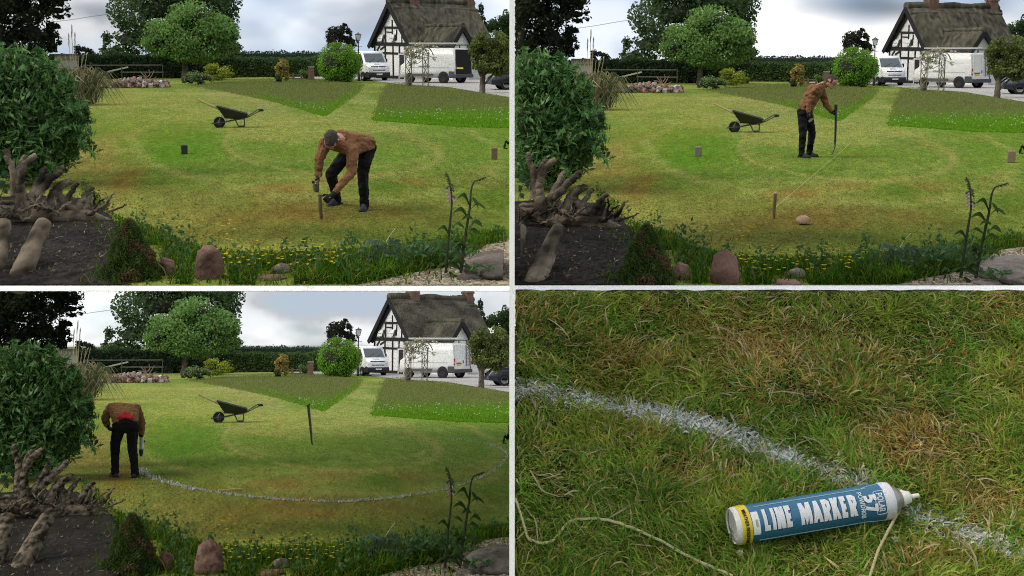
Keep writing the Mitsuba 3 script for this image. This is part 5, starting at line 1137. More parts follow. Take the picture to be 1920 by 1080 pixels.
def figure(J, jacket, trouser, hair, curl=(.75, .75), cap=None, belt=None, shoe=(.03, .03, .034), glove=(.014, .014, .016)):
    """One continuous body with hair, jacket, trousers, gloves and shoes over it."""
    A = {k: np.asarray(v, float) for k, v in J.items()}
    hb_, f, up, s, hc = head_bones(A['head'], A['face'], A['crown'])
    core = [[(A['neck'], .056), (A['head'] - up * .05 - f * .01, .058)], [(A['neck'], .07), (A['chest'], .12)], [(A['chest'], .125), (A['pelvis'], .115)]] + hb_
    for k in 'LR':
        core += [[(A['chest'], .09), (A['sh' + k], .06)], [(A['sh' + k], .052), (A['el' + k], .042)], [(A['el' + k], .042), (A['wr' + k], .029)], [(A['wr' + k], .029), (A['wr' + k] + (A['hd' + k] - A['wr' + k]) / np.linalg.norm(A['hd' + k] - A['wr' + k]) * .045, .022)],
                 [(A['pelvis'], .09), (A['hip' + k], .09)], [(A['hip' + k], .085), (A['kn' + k], .058)], [(A['kn' + k], .056), (A['an' + k], .042)]]
    o = [('body', P(flesh(core, .016, 8), 'skin', (.40, .20, .15), True, .15))]
    # jacket
    sm = (A['shL'] + A['shR']) / 2; hm = (A['hipL'] + A['hipR']) / 2
    wl, wr_ = A['pelvis'] + (A['hipL'] - hm) * .9 + (A['chest'] - A['pelvis']) * .06, A['pelvis'] + (A['hipR'] - hm) * .9 + (A['chest'] - A['pelvis']) * .06
    jk = [[(A['shL'], .078), (A['shR'], .078), (A['chest'], .15)], [(A['chest'], .155), (A['shL'] * .8 + A['chest'] * .2, .09), (A['shR'] * .8 + A['chest'] * .2, .09), (wl, .105), (wr_, .105)], [(A['neck'] * .75 + sm * .25, .066), (A['shL'], .062), (A['shR'], .062)], [(A['neck'], .066), (A['neck'] + (A['head'] - A['neck']) * .22, .064)]]
    for k in 'LR':
        wr = A['el' + k] + (A['wr' + k] - A['el' + k]) * J.get('cuff' + k, .9)
        jk += [[(A['sh' + k], .08), (A['el' + k], .062)], [(A['el' + k], .063), (wr, .046)]]
    o.append(('jacket', P(flesh(jk, .017, 6, .020, 3), 'cloth', jacket, True, .13, 4)))
    col = A['neck'] + (A['head'] - A['neck']) * .16; o.append(('jacket__collar', P(flesh([[(col + s * .05, .028), (col - f * .055, .03)], [(col - s * .05, .028), (col - f * .055, .03)], [(col + s * .05, .026), (col + f * .05 - up * .03, .02)], [(col - s * .05, .026), (col + f * .05 - up * .03, .02)]], .014, 6), 'cloth', np.array(jacket) * .9, True)))
    tz = [[(A['hipL'], .112), (A['hipR'], .112), (A['pelvis'] + (A['chest'] - A['pelvis']) * .08, .118)], [(A['hipL'], .115), (A['hipR'], .115), (hm - (A['chest'] - A['pelvis']) * .1, .09)], [(A['pelvis'], .122), (A['hipL'], .11), (A['hipR'], .11)]]
    for k in 'LR':
        tz += [[(A['hip' + k], .108), (A['kn' + k], .077)], [(A['kn' + k], .077), (A['an' + k] + (A['kn' + k] - A['an' + k]) * .08, .06)], [(A['an' + k] + (A['kn' + k] - A['an' + k]) * .12, .062), (A['an' + k] + [0, -.01, -.02], .064)]]
    o.append(('trousers', P(flesh(tz, .02, 6, .012, 5), 'cloth', trouser, True, .35, 5)))
    if belt:
        b = A['belt']; h = (A['hipR'] - A['hipL']); h /= np.linalg.norm(h)
        o.append(('undershirt', P(flesh([[(b - h * .08, .042), (b + h * .08, .042), (b + [0, .06, .03], .07)]], .02, 6, .004, 8), 'cloth', belt, True)))
    for k, i in (('L', 0), ('R', 1)):
        t = A['toe' + k]; a = A['an' + k]; d = t - a; d[2] = 0; d /= np.linalg.norm(d); z0 = t[2]
        g = np.array([a[0], a[1], z0])
        m = flesh([[(g - d * .055 + [0, 0, .035], .036), (g + d * .05 + [0, 0, .032], .04)], [(g + d * .04 + [0, 0, .032], .043), (g + d * .16 + [0, 0, .026], .038)], [(a + [0, 0, .0], .048), (g + [0, 0, .05], .044)], [(g + d * .03 + [0, 0, .07], .035), (g + d * .12 + [0, 0, .035], .034)]], .016, 6)
        m.vertices[:, 2] = np.maximum(m.vertices[:, 2], z0 - .005)
        o.append(('shoe', P(m, 'matte', shoe, True, .2))); o.append(('shoe__sole', P(mv(box(0, .052, 0, .082, .29, .022, .006), 0, 0, 0).apply_transform(tr(*(g + [0, 0, .008])) @ rotz(math.atan2(-d[0], d[1]))), 'matte', np.array(shoe) * .5)))
        hd = A['hd' + k] - A['wr' + k]
        o.append(('glove', P(flesh(hand(A['wr' + k], hd, A['th' + k], curl[i], 1.18) + [[(A['wr' + k] - hd / np.linalg.norm(hd) * .035, .038), (A['wr' + k], .034)]], .009, 5), 'matte', glove, True, .3)))
    hr = [[(hc + up * .045 - f * .042, .088), (hc + up * .06 + f * .012, .072)], [(hc + up * .02 - f * .055, .078), (hc - up * .04 - f * .05, .05)]] + [[(hc + s * k * .06 + up * .04, .035), (hc + s * k * .068 + f * .0 - up * .0, .024)] for k in (-1, 1)]
    o.append(('hair', P(flesh(hr, .012, 6, .006, 9), 'matte', hair, True, .3, 2)))
    for k in (-1, 1):
        e = hc + f * .092 + up * .008 + s * k * .032
        o.append(('eye', P(mv(trimesh.creation.icosphere(subdivisions=2, radius=.010), *e), 'gloss', (.05, .04, .035))))
    return o


BROWN, BLACK = (.185, .090, .046), (.010, .010, .0115)
# man 1: bent double over a stake, hammer in his right hand
U0, V0 = 645, 403; _p = rel(U0, V0); a = lambda u, v, dy: _p(u - 2, v + 8, dy)
J1 = dict(pelvis=a(681, 268, .12), chest=a(645, 265, -.22), neck=a(631, 262, -.42), head=a(624, 262, -.56), face=(-.15, .06, -.98), crown=(-.18, -.96, .1),
          shR=a(614, 266, -.26), elR=a(601, 300, -.30), wrR=a(599, 329, -.36), hdR=a(597, 343, -.40), thR=(.2, -1, .2), shL=a(662, 281, -.36), elL=a(660, 324, -.52), wrL=a(623, 366, -.66), hdL=a(609, 378, -.70), thL=(-.3, .2, 1),
          hipR=a(664, 274, .26), hipL=a(692, 276, .06), knR=a(622, 326, .20), anR=a(632, 369, .62), toeR=_p(0, 0) * 0 + a(626, 0, .55) * [1, 1, 0], knL=a(681, 322, -.04), anL=a(683, 383, .03), toeL=a(679, 0, -.14) * [1, 1, 0], cuffL=.80, cuffR=.92)
J1['anR'][2] = .09; J1['anL'][2] = .09
M1 = figure(J1, BROWN, BLACK, (.05, .042, .036), (.95, .8), shoe=(.035, .038, .045))
STAKE1 = [('', P(tube([a(603.5, 412, -.72), a(601.5, 392, -.72), a(601, 364, -.72)], [3.3 * _p.px * .95] * 3, 10, .05, 1), 'matte', (.085, .065, .04), True, .2))]
h0 = a(598, 338, -.44); HAMMER = [('handle', P(tube([a(603, 326, -.38), a(593, 350, -.46)], .014, 8), 'matte', (.17, .11, .06))), ('head', P(box(0, 0, 0, .05, .10, .115, .01).apply_transform(tr(*a(594.5, 350, -.46)) @ rotz(.3)), 'metal', (.10, .10, .08)))]
# man 2: standing, leaning on the bar
U2, V2 = 541, 294; _p2 = rel(U2, V2); b = lambda u, v, dy: _p2(u - 967, v - 1, dy)
J2 = dict(pelvis=b(1507, 207, .02), chest=b(1521, 172, 0), neck=b(1539, 159, 0), head=b(1553.5, 153.5, -.02), face=(.72, -.28, -.52), crown=(.45, -.1, .9),
          shR=b(1527, 166, -.17), elR=b(1513, 191, -.22), wrR=b(1513, 211, -.24), hdR=b(1516, 222, -.25), thR=(1, .2, .1), shL=b(1535, 168, .18), elL=b(1544, 196, .2), wrL=b(1556, 209, .12), hdL=b(1563, 212, .06), thL=(.1, .2, 1),
          hipR=b(1502, 211, -.09), hipL=b(1511, 211, .11), knR=b(1504, 252, -.12), anR=b(1503, 289, -.08), toeR=b(1514, 0, -.16) * [1, 1, 0], knL=b(1521, 249, .10), anL=b(1517, 283, .22), toeL=b(1528, 0, .16) * [1, 1, 0], cuffR=.9, cuffL=.92)
J2['anR'][2] = .09; J2['anL'][2] = .09
M2 = figure(J2, BROWN, BLACK, (.045, .042, .038), (.7, .95))
BARM = [('shaft', P(tube(bez([b(1562.5, 196, .03), b(1563, 230, .03), b(1563, 262, .03), b(1562, 275, 0), b(1557, 289, -.05)], 6), np.linspace(2.4, 1.5, 25) * _p2.px, 8), 'paint', (.016, .016, .018))), ('grip', P(tube([b(1562.3, 195, .03), b(1562.6, 206, .03)], 3.1 * _p2.px, 10), 'paint', (.013, .013, .014)))]
HELDTOOL = [('head', P(bar(b(1514, 228, -.28), b(1521, 222, -.26), .035, .045), 'metal', (.30, .29, .28))), ('handle', P(tube([b(1516, 212, -.27), b(1517, 225, -.27)], .014, 8), 'matte', (.05, .045, .04)))]
# man 3: back to the path, bent forward, spraying
U3, V3 = 235, 350; _p3 = rel(U3, V3); c = lambda u, v, dy: _p3(u, v - 545, dy)
J3 = dict(pelvis=c(231, 792, -.02), chest=c(226, 772, .34), neck=c(224, 768, .52), head=c(222, 784, .66), face=(-.1, .15, -1), crown=(0, .9, .1),
          shL=c(204, 764, .40), elL=c(194, 784, .36), wrL=c(199, 797, .28), hdL=c(204, 806, .24), thL=(.3, 1, .1), shR=c(250, 766, .40), elR=c(261, 792, .42), wrR=c(261, 818, .40), hdR=c(261, 832, .40), thR=(-.4, 1, .1),
          hipL=c(220, 799, -.02), hipR=c(244, 800, -.02), knL=c(214, 835, .04), anL=c(216, 880, .10), toeL=c(211, 0, .26) * [1, 1, 0], knR=c(245, 838, .02), anR=c(252, 888, -.04), toeR=c(256, 0, .12) * [1, 1, 0], cuffL=.92, cuffR=.88, belt=c(231, 783, -.075))
J3['anL'][2] = .09; J3['anR'][2] = .09
M3 = figure(J3, (.24, .125, .06), BLACK, (.05, .045, .04), (.6, .85), belt=(.50, .035, .05), shoe=(.045, .035, .035))
qx = c(261.3, 0, .36); SPRAY = [('body', P(lathe([(0, 0), (.030, 0), (.033, .01), (.033, .165), (.0, .165)], 18).apply_translation((qx[0] + .005, .30, c(0, 843, .30)[2])), 'paint', (.58, .60, .62))), ('cap', P(lathe([(0, -.11), (.02, -.11), (.026, -.08), (.033, -.06), (.033, 0), (0, 0)], 16).apply_translation((qx[0] + .005, .30, c(0, 843, .30)[2])), 'matte', (.03, .05, .045))), ('base_ring', P(lathe([(0, .165), (.034, .165), (.034, .18), (.02, .19), (0, .19)], 16).apply_translation((qx[0] + .005, .30, c(0, 843, .30)[2])), 'metal', (.4, .42, .42)))]
IRON3p = rel(585, 289); d3 = lambda u, v, dy=0: IRON3p(u, v - 545, dy)
IRON3 = [('shaft', P(tube(bez([d3(576.5, 760), d3(579, 780), d3(582, 805), d3(584, 824), d3(586, 834)], 6), np.linspace(2.9, 1.6, 25) * IRON3p.px, 8), 'paint', (.018, .018, .02))), ('claw', P(cat([tube([d3(577, 765), d3(574.5, 759)], 1.6 * IRON3p.px, 7), tube([d3(577, 765), d3(578.5, 757)], 1.6 * IRON3p.px, 7)]), 'paint', (.016, .016, .018)))]
MEN = {1: (M1, 'man in brown jacket bent double, hammering a stake into the lawn', U0, V0), 2: (M2, 'man in brown jacket standing and leaning on an upright iron bar', U2, V2), 3: (M3, 'man in brown jacket seen from behind, bending to spray a line', U3, V3)}


def block(u0, v0, w, h, col):
    _q = rel(u0, v0); return [('', P(box(0, .02, h * _q.px / 2, w * _q.px, w * _q.px * .8, h * _q.px, .012), 'matte', col, jit=.25))]


# ------------------------------------------------------------------ everything goes to its place
for k, g in G.items():
    for name, parts, label, cat_, u, v, group, only, shift, extra in PROTO:
        if k not in only:
            continue
        du, dv = shift.get(k, (0, 0)); vv = min(v + dv, 533 if k == 2 else 540)
        put(g, name, parts, label, cat_, u + du, vv, group, extra=extra)
    put(g, 'rubble', [('', RUBBLE)], 'heap of broken bricks and stone before the dark hedge {w}', 'rubble', 245, 172, kind='stuff')
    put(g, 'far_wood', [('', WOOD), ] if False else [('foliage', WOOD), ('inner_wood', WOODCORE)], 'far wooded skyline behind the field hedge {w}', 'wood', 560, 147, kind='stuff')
    mm, lab, u, v = MEN[k]
    put(g, 'person', mm, lab, 'person', u, v, 'the man at work')
g = G[1]
put(g, 'stake', STAKE1, 'short wooden stake held upright by the bending man', 'stake', U0, V0)
put(g, 'hammer', HAMMER, 'club hammer raised over the stake by the bending man', 'hammer', U0, V0)
put(g, 'wooden_block', block(344, 297, 12, 17, (.035, .04, .035)), "dark square block on the grass, hammering man's garden", 'block', 344, 297, 'wooden marker blocks')
put(g, 'wooden_block', block(925, 307, 12, 22, (.17, .12, .08)), "brown wooden block at the lawn's right side, hammering man's garden", 'block', 925, 307, 'wooden marker blocks')
g = G[2]
put(g, 'iron_bar', BARM, 'black iron bar with bent tip under the standing man\'s hand', 'bar', U2, V2)
put(g, 'hand_tool', HELDTOOL, "grey headed hand tool in the standing man's lowered hand", 'tool', U2, V2)
put(g, 'wooden_block', block(342, 292, 13, 18, (.16, .16, .13)), 'grey wooden block on the grass, garden of the man with the bar', 'block', 342, 292, 'wooden marker blocks')
put(g, 'wooden_block', block(929, 304, 14, 22, (.19, .14, .10)), "brown wooden block at the lawn's right side, garden of the man with the bar", 'block', 929, 304, 'wooden marker blocks')
q_ = rel(484, 409); w = q_.px
put(g, 'stake', [('post', P(tube([(0, 0, 0), (.1 * w, 0, 20 * w), (1.4 * w, 0, 36 * w), (1.2 * w, 0, 48 * w)], [2.6 * w, 2.9 * w, 2.9 * w, 2.9 * w], 10, .05, 2), 'matte', (.14, .085, .045), True, .3)), ('cut_top', P(mv(lathe([(0, 0), (3.0 * w, 0), (2.6 * w, 1.0 * w), (0, 1.2 * w)], 10), 1.2 * w, 0, 48 * w), 'matte', (.42, .40, .34)))], 'thin brown stake with pale top, a string tied to it', 'stake', 484, 409)
qs = rel(490, 388); put(g, 'guide_string', [('', P(tube([qs(489, 386, 0)] + [qs(a_, b_, depth(b_) * .985 - depth(388)) for a_, b_ in ((510, 366), (530, 347), (560, 318), (590, 290), (604, 277), (618, 262))], .0032, 5), 'matte', (.34, .34, .16)))], 'pale yellow string stretched from the stake past the iron bar', 'string', 490, 388)
q_ = rel(539, 420); w = q_.px; bm = rock(13 * w, 12 * w, 9.5 * w, 8, 3, .05)
put(g, 'string_ball', [('ball', P(mv(bm, 0, 0, 8 * w), 'cloth', (.42, .29, .19), True, .12))] + [('strand', P(tube([(12.6 * w * math.cos(t) * math.cos(e), 11.8 * w * math.cos(t) * math.sin(e), 8 * w + 9.3 * w * math.sin(t)) for t in np.linspace(-.6, 3.6, 18)], .35 * w, 5), 'cloth', (.36, .25, .16))) for e in (.1, .7, 1.3, 2.0, 2.7)], 'round tan ball of string lying on the lawn near the stake', 'string ball', 539, 420)
g = G[3]
put(g, 'spray_can', SPRAY, "upside down white spray can in the bent man's right hand", 'spray can', U3, V3)
put(g, 'iron_bar', IRON3, 'black iron bar standing upright in the empty lawn', 'bar', 585, 289)
q_ = rel(432, 377); put(g, 'stick', [('', P(bar((-22 * q_.px, 0, .02), (22 * q_.px, .1, .02), .035, .025), 'matte', (.44, .33, .13)))], 'straight yellow stick lying beside the sprayed line', 'stick', 432, 377)
# the sprayed line: whitened blades along a big ring
ln = np.array([(263, 335), (272, 343), (290, 353), (320, 362), (360, 372), (400, 378), (450, 385), (500, 390), (560, 394), (640, 396), (700, 393), (770, 385), (840, 372), (900, 352), (935, 330), (950, 312), (945, 300), (925, 292), (880, 282), (840, 277)]); ln = bez(np.c_[ln, ln[:, 0] * 0], 30)[:, :2]
r = RS(90); n = 4600; t = r.uniform(0, len(ln) - 1, n); i_ = t.astype(int); f_ = (t - i_)[:, None]; pos = ln[i_] * (1 - f_) + ln[np.minimum(i_ + 1, len(ln) - 1)] * f_
wd = np.where(t < 100, 4.0, np.where(t < 330, 1.7, 1.2)); keep = r.uniform(size=n) < np.where(t < 150, 1, np.where(t < 330, .7, .42)) * (.35 + .8 * meshkit.fbm(np.c_[t / 14, t * 0, t * 0], 3, 4))
pos = pos + r.normal(0, 1, (n, 2)) * np.c_[wd * 1.2, wd * .55]; pos = pos * 1.0; pos, tt = pos[keep], t[keep]; n = len(pos)
scene['sprayed_line'] = blades(g, pos[:, 0], pos[:, 1], .045, .014, np.tile([.62, .64, .60], (n, 1)) * r.uniform(.5, 1.1, (n, 1)) * np.where(tt < 130, .9, .72)[:, None], 91, 2.5, 1, base=.004, bsdf='matte')
labels['sprayed_line'] = dict(label="fresh white chalk line curving over the spraying man's lawn", category='line marking', kind='stuff')

# ------------------------------------------------------------------ the close-up: a tilted tray of turf at the lower right
TC = np.array([.3835, 1.735, 1.873]); TT = math.radians(44)      # centre of the tray and its slope
TM = tr(*TC) @ rotx(TT); TI = np.linalg.inv(TM)


def turf(px, py):
    """The spot on the turf seen at a place of the photograph: (x, y) on the tray."""
    a_, b_ = (np.asarray(px, float) - 960) / F, (ROW - np.asarray(py, float)) / F
    d = np.stack([a_, CP - b_ * SP, SP + b_ * CP], -1) @ TI[:3, :3].T; o = TI[:3, :3] @ np.array([0, 0, EYE]) + TI[:3, 3]
    return (o + d * (-o[2] / d[..., 2])[..., None])[..., :2]


cor = turf(np.array([966.5, 1950, 1950, 966.5]), np.array([549.5, 549.5, 1110, 1110]))
TRP = Polygon(cor)
sv = [(x, y, z) for z in (0.0, -.045) for x, y in cor]
tray_m = m3.Manifold.hull_points(np.array([(x, y, z) for x, y, z in sv])).to_mesh()


def turf_col(p, n, uv):
    c = mix((.010, .013, .005), (.035, .036, .014), fbm(uv[0] * 60, uv[1] * 60, 0, 4)); return mix(c, (.05, .036, .014), smoothstep(.5, .7, fbm(uv[0] * 9, uv[1] * 9, 4, 3)))


LINE4 = bez(np.array([(930, 728, 0), (975, 737, 0), (1060, 752, 0), (1140, 765, 0), (1210, 785, 0), (1300, 805, 0), (1400, 835, 0), (1470, 862, 0), (1560, 898, 0), (1640, 930, 0), (1700, 965, 0), (1780, 1000, 0), (1860, 1035, 0), (1960, 1085, 0)]), 12)[:, :2]
lw4 = turf(LINE4[:, 0], LINE4[:, 1])
SEGS = [(lw4[i], lw4[min(i + 14, len(lw4) - 1)]) for i in range(0, len(lw4) - 1, 14)]


def turf_paint(p, n, uv):
    c, d = turf_col(p, n, uv), mi.Float(9.0)
    for a_, b_ in SEGS:      # chalk paint that went down to the soil along the line
        ex, ey = float(b_[0] - a_[0]), float(b_[1] - a_[1]); px_, py_ = uv[0] - float(a_[0]), uv[1] - float(a_[1]); t_ = dr.clip((px_ * ex + py_ * ey) / (ex * ex + ey * ey), 0, 1)
        d = dr.minimum(d, dr.sqrt((px_ - ex * t_) ** 2 + (py_ - ey * t_) ** 2))
    return mix(c, (.52, .54, .52), dr.exp(-(d / .019) ** 4) * smoothstep(.3, .6, fbm(uv[0] * 55, uv[1] * 55, 7, 3)))


scene['turf_ground'] = pm(turf_paint, .95)
gx = np.linspace(0, 1, 60); cx = [(cor[0] * (1 - s) + cor[1] * s) * (1 - t) + (cor[3] * (1 - s) + cor[2] * s) * t for s in gx for t in gx]
cx = np.array(cx); i, j = np.meshgrid(np.arange(59), np.arange(59), indexing='ij'); qd = np.stack([i * 60 + j, (i + 1) * 60 + j, (i + 1) * 60 + j + 1, i * 60 + j + 1], -1).reshape(-1, 4)
scene['turf'] = {**mikit.ply((np.c_[cx, .004 + .006 * meshkit.fbm(np.c_[cx * 30, cx[:, :1] * 0], 3, 2)], np.vstack([qd[:, [0, 2, 1]], qd[:, [0, 3, 2]]])), 'turf_ground', smooth=True, uv=cx), 'to_world': T4(TM)}
labels['turf'] = dict(label='dark earth and thatch below the close-up grass', category='turf', kind='structure')
LINE4 = bez(np.array([(930, 728, 0), (975, 737, 0), (1060, 752, 0), (1140, 765, 0), (1210, 785, 0), (1300, 805, 0), (1400, 835, 0), (1470, 862, 0), (1560, 898, 0), (1640, 930, 0), (1700, 965, 0), (1780, 1000, 0), (1860, 1035, 0), (1960, 1085, 0)]), 12)[:, :2]
lw4 = turf(LINE4[:, 0], LINE4[:, 1])
CANA, CANB = np.array([1366., 1018.]), np.array([1656., 969.])       # can axis, base to shoulder
r = RS(500); n = 150000
px, py = r.uniform(962, 1950, n), r.uniform(549, 1112, n); tp = turf(px, py)
from scipy.spatial import cKDTree
dl, _ = cKDTree(lw4).query(tp); q3 = np.c_[tp * 14, tp[:, :1] * 0]
n1, n2, n3 = meshkit.fbm(q3, 4, 3), meshkit.fbm(q3 * 2.3 + 5, 3, 6), meshkit.fbm(q3 * .7 + 2, 3, 9)
dryc = np.zeros(n)
for u, v, ru, rv, s in [(1440, 690, 110, 60, 1.0), (1400, 640, 60, 40, .8), (1680, 830, 90, 60, 1.0), (1720, 870, 60, 40, .7), (1200, 585, 60, 25, .5), (1150, 690, 70, 40, .45), (1275, 890, 50, 30, .6), (1880, 590, 60, 50, .5), (1750, 640, 40, 30, .4), (1850, 930, 80, 60, .6), (1000, 590, 50, 30, .4), (1560, 920, 60, 30, .3), (1230, 960, 60, 40, .3), (1700, 1050, 120, 40, .5)]:
    dryc += 1.15 * s * np.exp(-((px - u) / ru) ** 2 - ((py - v) / rv) ** 2)
dry = r.uniform(size=n) < np.clip(.08 + .80 * dryc + (n1 - .5) * 1.2, .04, .92)
gcol = np.where((n3 > .52)[:, None], (.135, .195, .026), (.085, .165, .022)) * (.35 + 1.3 * n2[:, None])
dcol = np.array([(.30, .21, .06), (.36, .30, .14), (.20, .115, .035), (.25, .21, .06)])[r.randint(0, 4, n)] * (.6 + .7 * n2[:, None])
colr = np.where(dry[:, None], dcol, gcol) * r.uniform(.55, 1.35, (n, 1))
mixy = (~dry) & (r.uniform(size=n) < .3); colr[mixy] = np.array([.19, .20, .045]) * r.uniform(.6, 1.3, (mixy.sum(), 1))
onl = r.uniform(size=n) < np.exp(-(dl / .021) ** 4) * (.30 + 1.1 * n1)
colr[onl] = np.array([.62, .64, .61]) * r.uniform(.45, 1.15, (onl.sum(), 1))


def tblades(pos, col, L, W, seed, up=.55, bsdf='leaf', z=0.0):
    """Close-up blades: each bends through three joints and ends in a point."""
    r = RS(seed); m = len(pos); comb = meshkit.fbm(np.c_[pos * 9, pos[:, :1] * 0], 2, 17) * 12
    a = comb + r.normal(0, 1.1, m); el = np.clip(r.normal(up, .38, m), .02, 1.45); cur = r.normal(0, .55, m)
    L = L * r.uniform(.45, 1.5, m) * (.45 + 1.15 * meshkit.fbm(np.c_[pos * 16, pos[:, :1] * 0], 3, 19)); Wv = W * np.where(r.uniform(size=m) < .6, .75, 1.5) * r.uniform(.7, 1.3, m); P0 = np.c_[pos, np.full(m, z + .002)]
    pts = [P0]; aa, ee = a, el
    for s in range(3):
        d = np.stack([np.cos(aa) * np.cos(ee), np.sin(aa) * np.cos(ee), np.sin(ee)], 1); pts.append(pts[-1] + d * (L / 3)[:, None]); aa = aa + cur * .6; ee = ee - r.uniform(.1, .75, m)
    for q in pts[1:]:
        q[:, 2] = np.maximum(q[:, 2], .003)
    sd = np.stack([-np.sin(a), np.cos(a), r.normal(0, .35, m)], 1) * (Wv / 2)[:, None]
    V = np.stack([pts[0] - sd * .8, pts[0] + sd * .8, pts[1] - sd, pts[1] + sd, pts[2] - sd * .75, pts[2] + sd * .75, pts[3]], 1)
    V[:, :, 0] = np.clip(V[:, :, 0], None, None); lo = cor[:, 1].max()
    ok = (V[:, :, 1].max(1) < lo - .001)
    w3 = V.reshape(-1, 3) @ TM[:3, :3].T + TM[:3, 3]; xx = w3[:, 0] * F / ((w3[:, 1]) * CP + (w3[:, 2] - EYE) * SP) + 960; yy = ROW - F * ((w3[:, 2] - EYE) * CP - w3[:, 1] * SP) / (w3[:, 1] * CP + (w3[:, 2] - EYE) * SP)
    ok &= (xx.reshape(m, 7).min(1) > 965) & (yy.reshape(m, 7).min(1) > 543.5)       # nothing hangs over the tray's rim
    V, C = V[ok], np.repeat(col[ok], 7, 0); f = (np.arange(len(V))[:, None, None] * 7 + np.array([[0, 1, 3], [0, 3, 2], [2, 3, 5], [2, 5, 4], [4, 5, 6]])[None]).reshape(-1, 3)
    return {**mikit.ply((V.reshape(-1, 3), f), bsdf, color=np.clip(C, 0, 1)), 'to_world': T4(TM)}


gr_ = ~onl
# paint caught on many short, matted blades along the line
m = 26000; t_ = r.uniform(0, len(lw4) - 1.001, m); i_ = t_.astype(int); w_ = (t_ - i_)[:, None]; lp = lw4[i_] * (1 - w_) + lw4[i_ + 1] * w_ + np.clip(r.normal(0, .0095, (m, 2)), -.022, .022)
pn = meshkit.fbm(np.c_[lp * 26, lp[:, :1] * 0], 3, 27); kp = (r.uniform(size=m) < np.clip(.15 + (pn - .3) * 2.2, .1, 1)) & shapely.contains_xy(TRP, lp[:, 0], lp[:, 1]); lp, pn = lp[kp], pn[kp]; m = len(lp)
lc = np.array([.60, .63, .60]) * (.45 + .75 * pn[:, None]) * r.uniform(.75, 1.2, (m, 1)); gm = r.uniform(size=m) < .22; lc[gm] = lc[gm] * .35 + np.array([.10, .14, .05]) * .65
tp, colr, onl = np.vstack([tp, lp]), np.vstack([colr, lc]), np.r_[onl, np.ones(m, bool)]; gr_ = ~onl
scene['close_grass'] = tblades(tp[gr_], colr[gr_] * 1.75, .023, .0019, 501, .75); labels['close_grass'] = dict(label='matted green and straw coloured grass around the blue can', category='grass', kind='stuff')
scene['white_grass'] = tblades(tp[onl], colr[onl], .014, .0026, 502, .35, 'matte', .003); labels['white_grass'] = dict(label='band of grass sprayed white running under the blue can', category='line marking', kind='stuff')
n = 650; tq = turf(r.uniform(966, 1940, n), r.uniform(550, 1100, n)); tq = tq[np.hypot(*(tq - np.clip(((tq - turf(*CANA)) @ (turf(*CANB) - turf(*CANA)) / ((turf(*CANB) - turf(*CANA)) ** 2).sum())[:, None], 0, 1) * (turf(*CANB) - turf(*CANA)) - turf(*CANA)).T) > .06]; n = len(tq); scene['straw'] = tblades(tq, np.array([.34, .30, .17]) * r.uniform(.5, 1.2, (n, 1)), .045, .0012, 503, .12, 'matte', .016); labels['straw'] = dict(label='loose dry straw stalks scattered over the close-up grass', category='straw', kind='stuff')

# the can: an upright profile laid on the grass
A3, B3 = turf(*CANA), turf(*CANB); ax = B3 - A3; CLEN = np.linalg.norm(ax); ax /= CLEN
CR = .0243; px2m = CLEN / np.linalg.norm(CANB - CANA)
CM = np.eye(4); CM[:3, 0] = [ax[0], ax[1], 0]; CM[:3, 1] = [-ax[1], ax[0], 0]; CM[:3, 2] = [0, 0, 1]; CM[:3, 3] = [A3[0], A3[1], CR + .010]
CM = TM @ CM                                   # x along the can towards the nozzle, z out of the turf, y up the tray
RY = np.array([[0, 0, 1, 0], [1, 0, 0, 0], [0, 1, 0, 0], [0, 0, 0, 1.0]])      # lathe axis z -> x


def turned(prof, n=48):
    return xf(lathe(prof, n), RY)


VIEW = math.atan2(1.0, math.tan(math.radians(90) - TT - math.radians(6))) if False else math.radians(90) + math.radians(40)   # angle round the can that faces the camera: 90 is straight off the turf, 180 towards the near side


def wrap(x, t):
    """A spot on the can's skin: x along it, t metres round it from the middle of the label (positive away from the turf's near edge)."""
    ang = math.radians(90) + LOOK - np.asarray(t) / CR; return x, ang


LOOK = math.radians(38)


def onskin(m2, x0, t0, th=.0005, sub=.0035):
    """Flat lettering (x, y) laid round the can."""
    m2 = m2.copy(); v, f = trimesh.remesh.subdivide_to_size(m2.vertices, m2.faces, sub, max_iter=8)
    x = x0 + v[:, 0]; ang = math.pi / 2 + LOOK - (t0 + v[:, 1]) / CR; rr = CR + th * .4 + np.where(v[:, 2] > 1e-6, th, 0)
    return mesh(np.c_[x, -rr * np.cos(ang) * -1, rr * np.sin(ang)], f)


def text(s, h, sx=1.0, bold=True):
    m = meshkit.text_mesh(s, h, .001, bold); m.vertices = m.vertices * [sx, 1, 1]; return m


def panel(w, h):
    return mv(trimesh.creation.box((w, h, .001)), w / 2, 0, .0005)


